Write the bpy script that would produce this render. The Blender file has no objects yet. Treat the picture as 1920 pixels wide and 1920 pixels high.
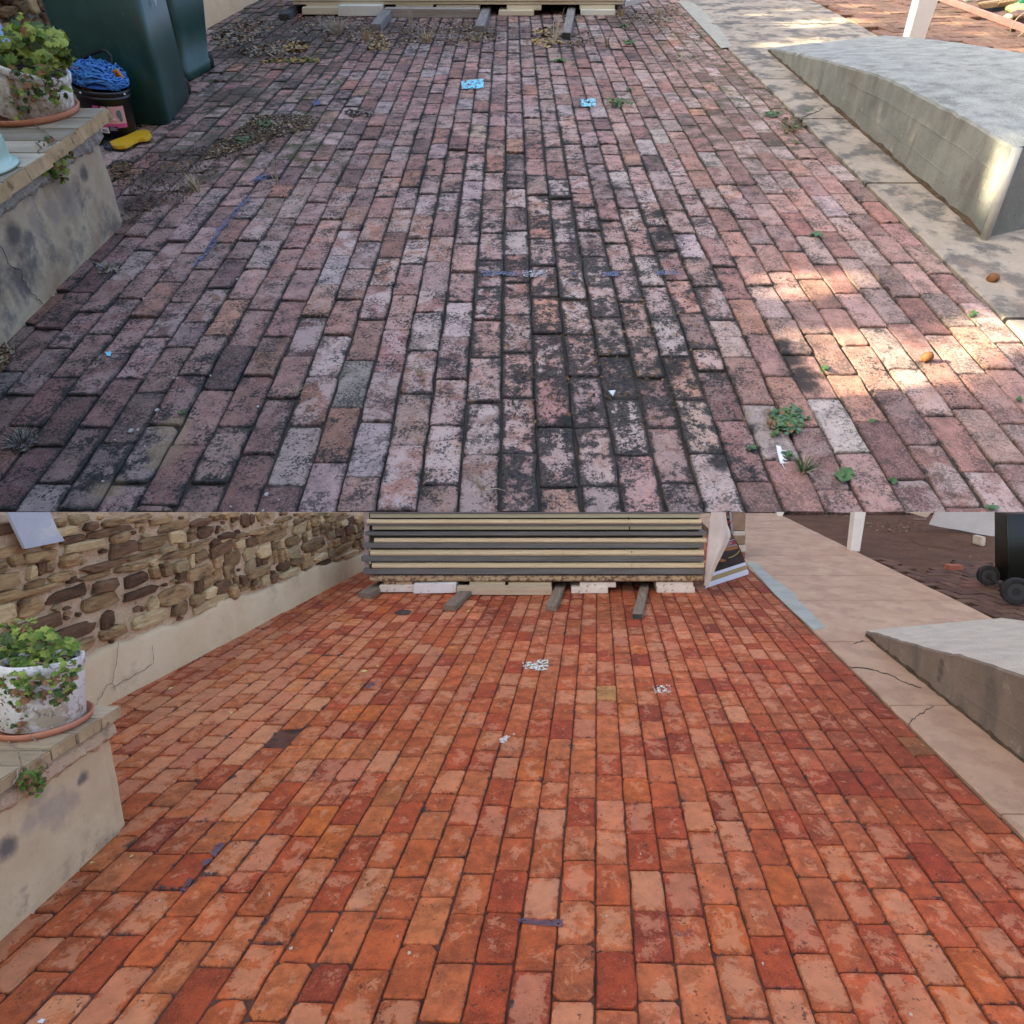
import bpy, bmesh, math, random
from mathutils import Vector, Matrix, noise as mnoise
rnd = random.Random(7)
V = Vector
scene = bpy.context.scene
COL = scene.collection

# ------------------------------------------------------------------ camera, world, sun, exposure
FOC, PX, PY, IMG = 1200.0, 1040.0, 960.0, 1920.0
TILT_LOW = math.atan2(173.0, FOC)            # downward view on the lower yard
TILT_UP = math.atan2(1268.0, FOC)            # downward view on the sloping upper yard
H_LOW = 1.664 * math.cos(TILT_LOW)
H_UP = 2.083 * math.cos(TILT_UP)
CAM = V((0, 0, H_LOW))
SLOPE = TILT_UP - TILT_LOW
SIZE_UP = (H_LOW / math.sin(TILT_LOW)) / (H_UP / math.sin(TILT_UP))
cam = bpy.data.cameras.new("camera")
camo = bpy.data.objects.new("camera", cam)
COL.objects.link(camo)
camo.location = CAM
camo.rotation_euler = (math.pi / 2 - TILT_LOW, 0, 0)
cam.sensor_width = 36
cam.lens = FOC / IMG * 36
cam.shift_x = -(PX - IMG / 2) / IMG
cam.clip_start, cam.clip_end = 0.05, 1500
scene.camera = camo

SUN_E = math.radians(25)                     # above the slope, from the left
sun_up = V((-math.cos(SUN_E), 0, math.sin(SUN_E)))
sun_dir = Matrix.Rotation(SLOPE, 3, 'X') @ sun_up
world = bpy.data.worlds.new("World")
scene.world = world
world.use_nodes = True
wn = world.node_tree
bg = wn.nodes["Background"]
sky = wn.nodes.new("ShaderNodeTexSky")
sky.sky_type = 'NISHITA'
sky.sun_disc = False
sky.sun_elevation = math.asin(sun_dir.z)
sky.sun_rotation = math.atan2(sun_dir.x, sun_dir.y)
sky.air_density, sky.dust_density, sky.ozone_density = 0.8, 8.0, 0.5
wn.links.new(sky.outputs[0], bg.inputs[0])
bg.inputs[1].default_value = 0.15
sl = bpy.data.lights.new("sun", 'SUN')
sl.energy, sl.angle, sl.color = 4.0, math.radians(0.9), (1.0, 0.82, 0.54)
so = bpy.data.objects.new("sun", sl)
COL.objects.link(so)
so.rotation_euler = (-sun_dir).to_track_quat('-Z', 'Y').to_euler()
so.location = (-30, -20, 40)
vs = scene.view_settings
vs.view_transform, vs.look, vs.gamma, vs.exposure = 'Standard', 'None', 1.0, 2.62
vs.use_curve_mapping = False

# ------------------------------------------------------------------ the two yards' frames
class Yard:
    def __init__(s, h, tilt, M, k, size, vx, vy):
        s.h, s.tilt, s.M, s.k, s.size, s.vx, s.vy = h, tilt, M, k, size, vx, vy
        s.hp = h / math.cos(tilt)
        s.cam = V((0, 0, h))
    def ray(s, x, y):
        u, v = (x - PX) / FOC, (PY - y) / FOC
        c, n = math.cos(s.tilt), math.sin(s.tilt)
        return V((u, c + v * n, -n + v * c))
    def g(s, x, y, z=0.0):                    # picture point -> point at height z
        d = s.ray(x, y)
        return s.cam + d * ((z - s.h) / d.z)
    def d(s, x, y, Y):                        # picture point -> point at distance Y
        d = s.ray(x, y)
        return s.cam + d * (Y / d.y)
    def pl(s, x, y, P, N):                    # picture point -> point on a plane
        d = s.ray(x, y)
        return s.cam + d * ((P - s.cam).dot(N) / d.dot(N))
    def px(s, p):
        q = V(p) - s.cam
        c, n = math.cos(s.tilt), math.sin(s.tilt)
        dep = q.y * c - q.z * n
        return PX + FOC * q.x / dep, PY - FOC * (q.y * n + q.z * c) / dep
    def mpp(s, p):                            # metres per picture pixel at p
        q = V(p) - s.cam
        return (q.y * math.cos(s.tilt) - q.z * math.sin(s.tilt)) / FOC

LOW = Yard(H_LOW, TILT_LOW, Matrix.Identity(4), 80 / math.hypot(FOC, 173), 1.0, 1120, 787)
UP = Yard(H_UP, TILT_UP, Matrix.Translation(CAM) @ Matrix.Rotation(SLOPE, 4, 'X') @ Matrix.Scale(SIZE_UP, 4) @ Matrix.Translation((0, 0, -H_UP)),
          -82 / math.hypot(FOC, 1268), SIZE_UP, 958, -308)
SEAM_UP = H_UP / math.tan(TILT_UP)
SEAM_LOW = H_LOW / math.tan(TILT_LOW)

# ------------------------------------------------------------------ object helpers
ORIGIN = {}
def props(o, label=None, cat=None, group=None, kind=None):
    for k, v in (('label', label), ('category', cat), ('group', group), ('kind', kind)):
        if v: o[k] = v
    return o
def thing(name, yard, base, label, cat, group=None):
    o = bpy.data.objects.new(name, None)
    COL.objects.link(o)
    o.empty_display_size = 0.1
    o.matrix_world = yard.M @ Matrix.Translation(base)
    ORIGIN[o.name] = (V(base), yard)
    return props(o, label, cat, group)
class MB:
    def __init__(s): s.v, s.f, s.m = [], [], []
    def add(s, v, f, m=0):
        n = len(s.v)
        s.v += [V(a) for a in v]
        s.f += [tuple(i + n for i in q) for q in f]
        s.m += [m] * len(f)
        return s
    def box(s, a, b, m=0):
        (x0, y0, z0), (x1, y1, z1) = a, b
        return s.hexa([(x0,y0,z0),(x1,y0,z0),(x1,y1,z0),(x0,y1,z0)], [(x0,y0,z1),(x1,y0,z1),(x1,y1,z1),(x0,y1,z1)], m)
    def hexa(s, bot, top, m=0):
        n = len(bot)
        f = [tuple(range(n))[::-1], tuple(range(n, 2 * n))] + [(i, (i+1) % n, n + (i+1) % n, n + i) for i in range(n)]
        return s.add(list(bot) + list(top), f, m)
    def prism(s, poly, vec, m=0):
        return s.hexa(poly, [V(p) + V(vec) for p in poly], m)
    def loft(s, rings, m=0, caps=True, closed=True):
        n = len(rings[0]); v = [p for r in rings for p in r]; f = []
        for j in range(len(rings) - 1):
            for i in range(n if closed else n - 1):
                a = j * n + i; b = j * n + (i + 1) % n
                f.append((a, b, b + n, a + n))
        if caps and closed:
            f.append(tuple(range(n))[::-1]); f.append(tuple(range((len(rings)-1)*n, len(rings)*n)))
        return s.add(v, f, m)
    def tube(s, pts, r, n=6, m=0):
        pts = [V(p) for p in pts]; rings = []
        for i, p in enumerate(pts):
            t = (pts[min(i+1, len(pts)-1)] - pts[max(i-1, 0)]).normalized()
            a = t.orthogonal().normalized() if i == 0 else (rings_a - t * rings_a.dot(t)).normalized()
            rings_a = a; b = t.cross(a)
            rr = r[i] if isinstance(r, (list, tuple)) else r
            rings.append([p + (a * math.cos(q) + b * math.sin(q)) * rr for q in (2*math.pi*j/n for j in range(n))])
        return s.loft(rings, m)
    def lathe(s, base, axis, prof, n=32, m=0, caps=True):
        axis = V(axis).normalized(); a = axis.orthogonal().normalized(); b = axis.cross(a)
        rings = [[V(base) + axis * z + (a * math.cos(q) + b * math.sin(q)) * r for q in (2*math.pi*j/n for j in range(n))] for r, z in prof]
        return s.loft(rings, m, caps)
def build(name, mb, mats, parent=None, yard=None, base=None, bevel=0, smooth=False, attrs=None, subdiv=0, rough=0, seg=2, loose=False):
    if parent is not None:
        root = parent
        while root.parent is not None: root = root.parent
        base, yard = ORIGIN[root.name]
    base = V(base) if base is not None else V((0, 0, 0))
    if yard is LOW and not loose:             # the lower yard's things end at the foot line of the slope
        for v in mb.v: v.z = min(v.z, H_LOW - v.y * math.tan(TILT_LOW) - .0006)
    me = bpy.data.meshes.new(name)
    me.from_pydata([v - base for v in mb.v], [], mb.f)
    mats = mats if isinstance(mats, (list, tuple)) else [mats]
    for m in mats: me.materials.append(m)
    if any(mb.m): me.polygons.foreach_set('material_index', mb.m)
    if attrs:
        for k, (typ, data) in attrs.items():
            at = me.attributes.new(k, typ, 'POINT')
            at.data.foreach_set('color' if typ == 'FLOAT_COLOR' else 'vector', data)
    if bevel or subdiv or rough:
        bm = bmesh.new(); bm.from_mesh(me)
        if bevel:
            bmesh.ops.bevel(bm, geom=[e for e in bm.edges if len(e.link_faces) == 2 and e.calc_face_angle(0) > .5], offset=bevel, segments=seg, affect='EDGES', clamp_overlap=True)
        if subdiv:
            bmesh.ops.triangulate(bm, faces=[f for f in bm.faces if len(f.verts) > 4])
            bmesh.ops.subdivide_edges(bm, edges=[e for e in bm.edges if e.calc_length() > subdiv * 1.5], cuts=max(1, int(max([e.calc_length() for e in bm.edges]) / subdiv)) if subdiv > 0 else 1, use_grid_fill=True)
        if rough:
            bm.normal_update()
            for v in bm.verts:
                q = v.co * (0.35 / max(rough * 8, .01))
                v.co += v.normal * (mnoise.noise(v.co * 22) * .6 + mnoise.noise(v.co * 60) * .4) * rough
        bm.to_mesh(me); bm.free()
    if smooth: me.polygons.foreach_set('use_smooth', [True] * len(me.polygons))
    me.update()
    o = bpy.data.objects.new(name, me)
    COL.objects.link(o)
    if parent is not None: o.parent = parent
    else:
        o.matrix_world = yard.M @ Matrix.Translation(base)
        ORIGIN[o.name] = (base, yard)
    return o
def solo(name, mb, mats, yard, base, label=None, cat=None, group=None, kind=None, **kw):
    return props(build(name, mb, mats, None, yard, base, **kw), label, cat, group, kind)

# ------------------------------------------------------------------ materials
class NT:
    def __init__(s, name):
        s.mat = bpy.data.materials.new(name); s.mat.use_nodes = True
        s.t = s.mat.node_tree; s.b = s.t.nodes["Principled BSDF"]
    def n(s, kind, **kw):
        o = s.t.nodes.new("ShaderNode" + kind)
        for k, v in kw.items(): setattr(o, k, v)
        return o
    def put(s, sock, val):
        if hasattr(val, 'is_linked') or hasattr(val, 'links'): s.t.links.new(val, sock)
        elif isinstance(val, (tuple, list)) and len(val) == 3 and sock.type == 'RGBA': sock.default_value = (*val, 1)
        else: sock.default_value = val
    def math(s, op, a, b=0.0, c=0.0, clamp=False):
        o = s.n("Math", operation=op, use_clamp=clamp)
        for i, q in enumerate((a, b, c)): s.put(o.inputs[i], q)
        return o.outputs[0]
    def vmath(s, op, a, b=(0, 0, 0)):
        o = s.n("VectorMath", operation=op); s.put(o.inputs[0], a); s.put(o.inputs[1], b)
        return o.outputs[0]
    def noise(s, vec, scale, detail=5, rough=.6, dist=0):
        o = s.n("TexNoise"); s.put(o.inputs['Vector'], vec)
        o.inputs['Scale'].default_value = scale; o.inputs['Detail'].default_value = detail
        o.inputs['Roughness'].default_value = rough; o.inputs['Distortion'].default_value = dist
        return o.outputs['Fac']
    def step(s, val, lo, hi, t0=0.0, t1=1.0):
        o = s.n("MapRange", interpolation_type='SMOOTHSTEP', clamp=True)
        for i, q in enumerate((val, lo, hi, t0, t1)): s.put(o.inputs[i], q)
        return o.outputs[0]
    def mix(s, fac, a, b, mode='MIX'):
        o = s.n("Mix", data_type='RGBA', blend_type=mode)
        s.put(o.inputs[0], fac); s.put(o.inputs[6], a); s.put(o.inputs[7], b)
        return o.outputs[2]
    def bump(s, height, strength, dist):
        o = s.n("Bump"); o.inputs['Strength'].default_value = strength; o.inputs['Distance'].default_value = dist
        s.put(o.inputs['Height'], height); s.t.links.new(o.outputs[0], s.b.inputs['Normal'])
CACHE = {}
def wmat(name, yard, c1, c2=None, scale=6, layers=(), rough=.85, bump=.4, bscale=90, bdist=.003, spec=.3, stretch=None, metal=0, sheen=0, bdetail=6):
    key = (name, yard.size)
    if key in CACHE: return CACHE[key]
    t = NT(name)
    co = t.n("TexCoord").outputs['Object']
    vec = t.vmath('MULTIPLY', co, stretch) if stretch else co
    c = c1
    if c2: c = t.mix(t.step(t.noise(vec, scale, 7, .65), .32, .68), c1, c2)
    for L in layers:
        colr, sc, lo, hi, amt = L[:5]
        v2 = t.vmath('MULTIPLY', co, L[5]) if len(L) > 5 else vec
        c = t.mix(t.step(t.noise(v2, sc, 6, .65), lo, hi, 0, amt), c, colr)
    t.put(t.b.inputs['Base Color'], c)
    t.b.inputs['Roughness'].default_value = rough
    t.b.inputs['Specular IOR Level'].default_value = spec
    t.b.inputs['Metallic'].default_value = metal
    if bump: t.bump(t.noise(vec, bscale, bdetail, .7), bump, bdist * yard.size)
    CACHE[key] = t.mat
    return t.mat

def brick_mat(name, yard, W, L, dust, grime, pep=.5, rough=.85, wet=None):
    t = NT(name)
    co = t.n("TexCoord").outputs['Object']
    col = t.n("Attribute", attribute_name='bcol').outputs['Color']
    pa = t.n("Attribute", attribute_name='bpar'); sep = t.n("SeparateColor"); t.t.links.new(pa.outputs['Color'], sep.inputs[0])
    gr, li, wh, ms = sep.outputs[0], sep.outputs[1], sep.outputs[2], pa.outputs['Alpha']
    uv = t.n("Attribute", attribute_name='buv'); sx = t.n("SeparateXYZ"); t.t.links.new(uv.outputs['Vector'], sx.inputs[0])
    u, v, r = sx.outputs
    off = t.n("CombineXYZ"); t.put(off.inputs[2], t.math('MULTIPLY', r, 40.0))
    own = t.vmath('ADD', co, off.outputs[0])
    centred = lambda n: t.math('SUBTRACT', n, .5)
    tone = t.step(t.noise(own, 15, 8, .7), .34, .66, .66, 1.26)
    tn = t.n("CombineColor")
    for i in range(3): t.put(tn.inputs[i], tone)
    c = t.mix(1.0, col, tn.outputs[0], 'MULTIPLY')
    du = t.math('MULTIPLY', t.math('MINIMUM', u, t.math('SUBTRACT', 1.0, u)), W)
    dv = t.math('MULTIPLY', t.math('MINIMUM', v, t.math('SUBTRACT', 1.0, v)), L)
    e = t.math('MINIMUM', du, dv)
    n38 = t.noise(co, 38, 8, .78)
    wob = t.math('ADD', e, t.math('MULTIPLY', centred(n38), .10))
    n17 = t.noise(own, 14, 10, .74, .4)
    fine = t.noise(own, 110, 4, .7)
    if wet:
        c = t.mix(.85, c, wet, 'MULTIPLY')
        dry = t.math('ADD', t.math('MULTIPLY_ADD', centred(n17), .30, t.math('MINIMUM', e, .034)), t.math('MULTIPLY', centred(fine), .035))
        lim = t.math('SUBTRACT', .062, t.math('MULTIPLY', wh, .075))
        m = t.math('MULTIPLY', t.step(t.math('SUBTRACT', dry, lim), -.006, .012), .9)
        pale = t.mix(1.0, t.mix(.5, col, dust), t.mix(.45, (1, 1, 1), tn.outputs[0]), 'MULTIPLY')
        c = t.mix(m, c, pale)
        c = t.mix(t.step(t.noise(own, 190, 3, .6), .52, .72, 0, .3), c, dust)
        c = t.mix(t.math('MULTIPLY', t.step(wob, -.010, .004, 1, 0), .6), c, grime)
        pores = t.math('MULTIPLY_ADD', centred(t.noise(own, 13, 3, .5)), .5, t.noise(own, 75, 3, .6))
        c = t.mix(t.math('MULTIPLY', t.step(pores, .66, .71), .75), c, grime)
    else:
        c = t.mix(t.step(t.noise(own, 200, 3, .6), .48, .70, 0, .4), c, dust)
        bl = t.math('MULTIPLY_ADD', centred(fine), .22, t.noise(own, 10, 9, .74, .6))
        c = t.mix(t.math('MULTIPLY', t.step(bl, .42, .56), wh), c, dust)
        c = t.mix(t.math('MULTIPLY', t.step(wob, -.016, .013, 1, 0), gr), c, grime)
        # black peppering that gathers in clouds
        p1 = t.math('MULTIPLY_ADD', centred(t.noise(co, 9, 5, .6)), .62, t.noise(own, 85, 5, .78))
        c = t.mix(t.math('MULTIPLY', t.step(p1, .52, .585), t.math('MULTIPLY', gr, pep)), c, grime)
        p2 = t.math('MULTIPLY_ADD', centred(n17), .5, t.noise(own, 34, 5, .72))
        c = t.mix(t.math('MULTIPLY', t.step(p2, .63, .67), t.math('MULTIPLY', gr, pep)), c, grime)
    l1 = t.math('ADD', t.math('ADD', t.math('MULTIPLY', t.noise(co, 19, 10, .78), .72), t.math('MULTIPLY', t.noise(co, 4.5, 3, .5), .28)), t.math('MULTIPLY', t.step(e, 0, .022, 1, 0), .075))
    black = t.mix(t.step(t.noise(co, 70, 4, .7), .4, .65), (.016, .016, .017), (.06, .057, .053))
    c = t.mix(t.step(t.math('ADD', l1, t.math('MULTIPLY', li, .13)), .625, .675, 0, .92), c, black)
    c = t.mix(t.math('MULTIPLY', t.step(t.noise(co, 9, 8, .65), .42, .6), ms), c, (.085, .083, .036))
    t.put(t.b.inputs['Base Color'], c)
    t.put(t.b.inputs['Roughness'], rough)
    t.b.inputs['Specular IOR Level'].default_value = .3
    hgt = t.math('ADD', t.math('MULTIPLY', t.noise(own, 130, 5, .75), .6), t.math('MULTIPLY', t.noise(own, 26, 6, .65), 1.0))
    t.bump(hgt, .8, .006 * yard.size)
    return t.mat

# ------------------------------------------------------------------ brick paving
def brick_shape(mb, att, P, u0, u1, v0, v1, ztop, tilt, chip, thick, col, par, seamY=None):
    """one brick between column edges u0,u1 and row ends v0,v1; P(u,v)->X,Y"""
    W, L = u1 - u0, v1 - v0
    cr = rnd.uniform(.004, .010) if rnd.random() < .8 else rnd.uniform(.010, .02)
    pts = []
    def edge(a, b, n):
        for i in range(n):
            q = i / n
            pts.append((a[0] + (b[0]-a[0]) * q, a[1] + (b[1]-a[1]) * q))
    c = [(u0, v0), (u1, v0), (u1, v1), (u0, v1)]
    rs = [cr * rnd.uniform(.4, 1.5) for _ in range(4)]
    for i in range(4):
        a, b = V((*c[i], 0)), V((*c[(i+1) % 4], 0))
        d = (b - a).normalized()
        s, e = a + d * rs[i], b - d * rs[(i+1) % 4]
        n = 2 if i % 2 == 0 else 3
        for j in range(n + 1):
            q = s.lerp(e, j / n)
            k = 1.0 if 0 < j < n else .5
            pts.append((q.x + rnd.gauss(0, chip) * k, q.y + rnd.gauss(0, chip) * k))
    n = len(pts); cu, cv = (u0+u1)/2, (v0+v1)/2
    base = len(mb.v); ins = .0045
    rings = [(0, -thick), (0, -.0055), (ins * .45, -.0016), (ins, 0)]
    for (k, z) in rings:
        for (a, b) in pts:
            du, dv = a - cu, b - cv
            a2 = cu + du * (1 - 2 * k / W); b2 = cv + dv * (1 - 2 * k / L)
            X, Y = P(a2, b2)
            if seamY is not None: Y = max(Y, seamY)
            zz = ztop + z + (tilt[0] * du + tilt[1] * dv if z > -thick else 0)
            mb.v.append(V((X, Y, zz)))
            att['buv'] += ((a2 - u0) / W, (b2 - v0) / L, par[4])
            att['bcol'] += (*col, 1); att['bpar'] += par[:4]
    for j in range(3):
        for i in range(n):
            a = base + j * n + i; b = base + j * n + (i + 1) % n
            mb.f.append((a, b, b + n, a + n)); mb.m.append(0)
    mb.f.append(tuple(base + 3 * n + i for i in range(n))); mb.m.append(0)
def new_att(): return {'buv': [], 'bcol': [], 'bpar': []}
def fin_att(a): return {'buv': ('FLOAT_VECTOR', a['buv']), 'bcol': ('FLOAT_COLOR', a['bcol']), 'bpar': ('FLOAT_COLOR', a['bpar'])}

def pave(name, yard, mat, edge0, W, L, ncol, y0, y1, look, keep, gap, chip, row_tilt=0.0, seam=None, fixed=None, skip=(), most=300):
    root = thing(name, yard, (0, 0, 0), None, None)
    root['kind'] = 'structure'
    specs = []
    def P(u, v):
        X = u + yard.k * v
        return X, v - row_tilt * X
    e = edge0
    for c in range(ncol):
        w = W * (1 + rnd.uniform(-.045, .045))
        ph = (c % 2) * L * .5 + rnd.uniform(-.12, .12) * L
        if fixed and c in fixed: ph = fixed[c]
        n0 = int((y0 - ph) / L) - 1
        v = ph + n0 * L
        while v < y1:
            l = L * (1 + rnd.uniform(-.06, .05))
            if rnd.random() < .03: l = L * rnd.uniform(.5, .7)
            g1, g2 = gap * rnd.uniform(.5, 1.25), gap * rnd.uniform(.5, 1.35)
            cx, cy = P(e - w / 2, v + l / 2)
            if v + l > y0 and keep(cx, cy):
                p = yard.px((cx, cy, 0))
                X0, Y0 = P(e - w/2, v); X1, Y1 = P(e - w/2, v + l)
                ylo = max(Y0, (seam or .9)); 
                if Y1 > ylo + .012:
                    a, b = yard.px((X0, ylo, 0)), yard.px((X1, max(Y1, ylo + .01), 0))
                    wid = w / yard.mpp((cx, max(cy, ylo), 0))
                    vis = -30 < p[0] < 1950 and b[1] < 1915
                    area = abs(min(a[1], 1920) - b[1]) * wid if vis else 0
                    specs.append((area, e - w + g1, e - g1, v + g2, v + l - g2, p, (cx, cy)))
            v += l
        e -= w
    specs = [q for q in specs if not any((q[6][0]-s[0])**2 + (q[6][1]-s[1])**2 < s[2]**2 for s in skip)]
    specs.sort(key=lambda q: -q[0])
    rest, ra = MB(), new_att()
    for i, (area, u0, u1, v0, v1, p, cc) in enumerate(specs):
        col, par, dz, tl = look(p, cc)
        if i < most and area > 0:
            mb, at = MB(), new_att()
        else: mb, at = rest, ra
        brick_shape(mb, at, P, u0, u1, v0, v1, dz, (rnd.gauss(0, tl), rnd.gauss(0, tl)), chip, .05, col, par, seam)
        if mb is not rest: build('brick', mb, mat, root, attrs=fin_att(at))
    if rest.v: build('brick_field', rest, mat, root, attrs=fin_att(ra))['kind'] = 'stuff'
    return root
def jit(c, s=.12):
    k = 1 + rnd.gauss(0, s)
    return tuple(max(.004, x * k * (1 + rnd.gauss(0, s * .3))) for x in c)
def near(p, q, r): return max(0.0, 1 - math.hypot(p[0]-q[0], (p[1]-q[1]) * 1.0) / r)
def pick(pal):
    t = rnd.random() * sum(w for w, _ in pal)
    for w, c in pal:
        t -= w
        if t <= 0: return c
    return pal[-1][1]

UPPAL = [(4.5, (.30,.138,.106)), (3.5, (.35,.188,.148)), (2, (.345,.228,.20)), (1.4, (.39,.175,.108)), (2, (.18,.086,.072)), (.7, (.37,.285,.265)), (.08, (.35,.235,.15))]
def look_up(p, cc):
    x, y = p
    c = jit(pick(UPPAL), .13)
    gy = .3 * c[0] + .5 * c[1] + .2 * c[2]; c = tuple(q + (gy - q) * .13 for q in c)
    grime, lich, white, moss = .78 + rnd.gauss(0, .12),   .26 + rnd.gauss(0, .1), max(0, rnd.gauss(.3, .25)), 0
    lich += .75 * near(p, (1180, 700), 420) + .55 * near(p, (1050, 430), 380) + .45 * near(p, (1000, 850), 320) + .25 * near(p, (1300, 820), 260)
    lich += .35 * near(p, (880, 300), 280)
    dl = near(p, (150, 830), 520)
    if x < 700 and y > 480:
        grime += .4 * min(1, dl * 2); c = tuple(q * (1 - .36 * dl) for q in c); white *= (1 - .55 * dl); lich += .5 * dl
    if 600 < x < 1400 and y > 330: white += .32 * rnd.random(); grime += .16
    if x > 1350 and y > 380: lich -= .12; white = white * .7; grime -= .12
    s = near(p, (420, 250), 330) + near(p, (640, 70), 300) + .8 * near(p, (1050, 60), 200)
    if s > 0: grime += .5 * s; white *= .8; lich += .2 * s
    if y < 330 and x < 640: moss += .8 * min(1, s * 1.4) * rnd.random(); lich += .3 * min(1, s)
    m = near(p, (1400, 170), 220)
    moss += m * .75 + .5 * near(p, (1330, 40), 140)
    if y < 110 and 400 < x < 1250: c = tuple(q * .74 for q in c); grime += .25; lich += .35
    return c, (max(0, min(1, grime)), max(0, lich), max(0, min(.85, white)), min(.9, moss), rnd.random()), rnd.gauss(0, .003), .012
LOPAL = [(5, (.43,.115,.042)), (3.5, (.47,.155,.064)), (2.2, (.37,.076,.028)), (.4, (.47,.135,.036)), (.6, (.30,.06,.028)), (1.6, (.50,.175,.08)), (.03, (.40,.23,.09))]
def look_low(p, cc):
    x, y = p
    c = jit(pick(LOPAL), .075)
    white = max(0, rnd.gauss(.36, .28)); grime = .55 + rnd.gauss(0, .2)
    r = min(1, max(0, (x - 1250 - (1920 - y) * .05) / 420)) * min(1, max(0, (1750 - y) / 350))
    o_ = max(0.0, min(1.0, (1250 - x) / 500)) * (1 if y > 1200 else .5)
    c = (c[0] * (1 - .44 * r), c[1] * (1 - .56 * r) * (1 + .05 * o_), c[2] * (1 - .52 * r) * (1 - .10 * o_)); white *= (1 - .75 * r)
    if x < 520 and y < 1480: white += .25
    if x < 700 and 1150 < y < 1450:
        white += .25 * rnd.random()
        if rnd.random() < .16: c = jit((.53, .20, .07), .08)
    if y < 1190 and x > 900: c = tuple(q * .78 for q in c)
    lich = .05 + .22 * near(p, (620, 1240), 230) + .2 * near(p, (350, 1560), 300)
    return c, (max(0, min(1, grime)), lich, min(.9, white), 0, rnd.random()), rnd.gauss(0, .0016), .007

def spots(mat, base, pts, color, amt=.8, scale=9, wob=.9, stretch=(1, 1, 1)):
    nt = mat.node_tree; b_ = nt.nodes["Principled BSDF"]; src = b_.inputs['Base Color'].links[0].from_socket
    t = NT.__new__(NT); t.mat, t.t, t.b = mat, nt, b_
    co = t.n("TexCoord").outputs['Object']; m = None
    ns = t.math('SUBTRACT', t.noise(co, scale, 6, .7), .5)
    for p, r in pts:
        d = t.n("VectorMath", operation='LENGTH'); t.put(d.inputs[0], t.vmath('MULTIPLY', t.vmath('SUBTRACT', co, tuple(V(p) - V(base))), stretch))
        q = t.math('ADD', t.math('DIVIDE', d.outputs['Value'], r), t.math('MULTIPLY', ns, wob * 2))
        k = t.step(q, .35, 1.15, 1, 0)
        m = k if m is None else t.math('MAXIMUM', m, k)
    t.put(b_.inputs['Base Color'], t.mix(t.math('MULTIPLY', m, amt), src, color))

BRICK_UP = brick_mat("brick_weathered", UP, .125, .298, (.52, .415, .385), (.032, .034, .034), .95)
BRICK_LOW = brick_mat("brick_washed", LOW, .1205, .2017, (.56, .24, .125), (.045, .020, .014), .6, .68, wet=(.88, .62, .46))
spots(BRICK_UP, (0, 0, 0), [(UP.g(x, y), r) for x, y, r in ((1468, 645, .05), (1485, 672, .07), (1503, 700, .085), (1518, 722, .06), (1240, 400, .07), (1150, 350, .06), (1255, 690, .09), (1245, 440, .1), (1350, 870, .05), (1060, 790, .04))], (.02, .02, .021), .93, 22, .9)
spots(BRICK_UP, (0, 0, 0), [(UP.g(x, y), r) for x, y, r in ((300, 330, .22), (260, 380, .2), (430, 270, .3), (350, 290, .22), (470, 100, .35), (560, 70, .45), (650, 60, .4), (780, 60, .4), (880, 55, .4), (1180, 40, .4), (440, 180, .25))], (.055, .047, .04), .72, 9, 1.1)
spots(BRICK_UP, (0, 0, 0), [(UP.g(x, y), r) for x, y, r in ((325, 800, .07), (310, 840, .08), (300, 865, .05), (200, 920, .06))], (.34, .25, .15), .6, 14, .8)
EU = (1920 - UP.vx) / (677 - UP.vy) * UP.hp
EL = (1920 - LOW.vx) / (1572 - LOW.vy) * LOW.hp

wl0, wl1 = LOW.g(187, 1325), LOW.g(680, 1067.5)        # foot of the lower stone wall
wdir = (wl1 - wl0).normalized()
wnor = V((wdir.y, -wdir.x, 0))                         # towards the yard
def keep_low(X, Y): return (V((X, Y, 0)) - wl0).dot(wnor) > -.12 and Y < 9.2
def keep_up(X, Y): return X - UP.k * Y > -3.5 and Y < 10.6
hole = LOW.g(512, 1393)
# fixed phases near the middle, read off the photograph
def phase(yard, x, y): return yard.g(x, y).y
fx_up = {15: phase(UP, 1015, 800), 16: phase(UP, 940, 848)}
fx_low = {13: phase(LOW, 1160, 1682), 14: phase(LOW, 1090, 1758)}
pave('brick_paving', UP, BRICK_UP, EU, .125, .298, 46, SEAM_UP - .02, 11.0, look_up, keep_up, .0040, .0029, seam=SEAM_UP, fixed=fx_up)
pave('brick_paving', LOW, BRICK_LOW, EL, .1205, .2017, 42, .95, 9.3, look_low, keep_low, .0031, .0016, row_tilt=.02, fixed=fx_low, skip=[(hole.x, hole.y, .09)])

# ------------------------------------------------------------------ ground, slope, bedding
SOIL_LOW = wmat("soil_brown_shaded", LOW, (.085, .038, .020), (.13, .062, .034), 3, [((.06, .035, .025), 14, .5, .66, .7), ((.14, .085, .055), 60, .62, .7, .5)], .95, .9, 40, .02)  # wet brown soil, with the verandah's shade put into its dark colour
SOIL_UP = wmat("soil_brown_slope", UP, (.16, .10, .07), (.24, .15, .10), 3, [((.07, .05, .04), 14, .5, .66, .7), ((.3, .24, .18), 60, .62, .7, .5)], .95, .9, 40, .02)
JOINT_UP = wmat("joint_soil_black", UP, (.035, .032, .027), (.06, .05, .04), 9, [((.07, .065, .03), 5, .55, .7, .5), ((.16, .14, .11), 120, .66, .72, .6)], .95, 1, 70, .006)
JOINT_LOW = wmat("joint_sand_red", LOW, (.085, .032, .02), (.13, .055, .035), 9, [((.03, .018, .014), 7, .5, .65, .7)], .95, 1, 70, .004)
g = MB(); g.add([(-400, -400, -.06), (400, -400, -.06), (400, SEAM_LOW + .3, -.06), (-400, SEAM_LOW + .3, -.06)], [(0, 1, 2, 3)])
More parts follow.
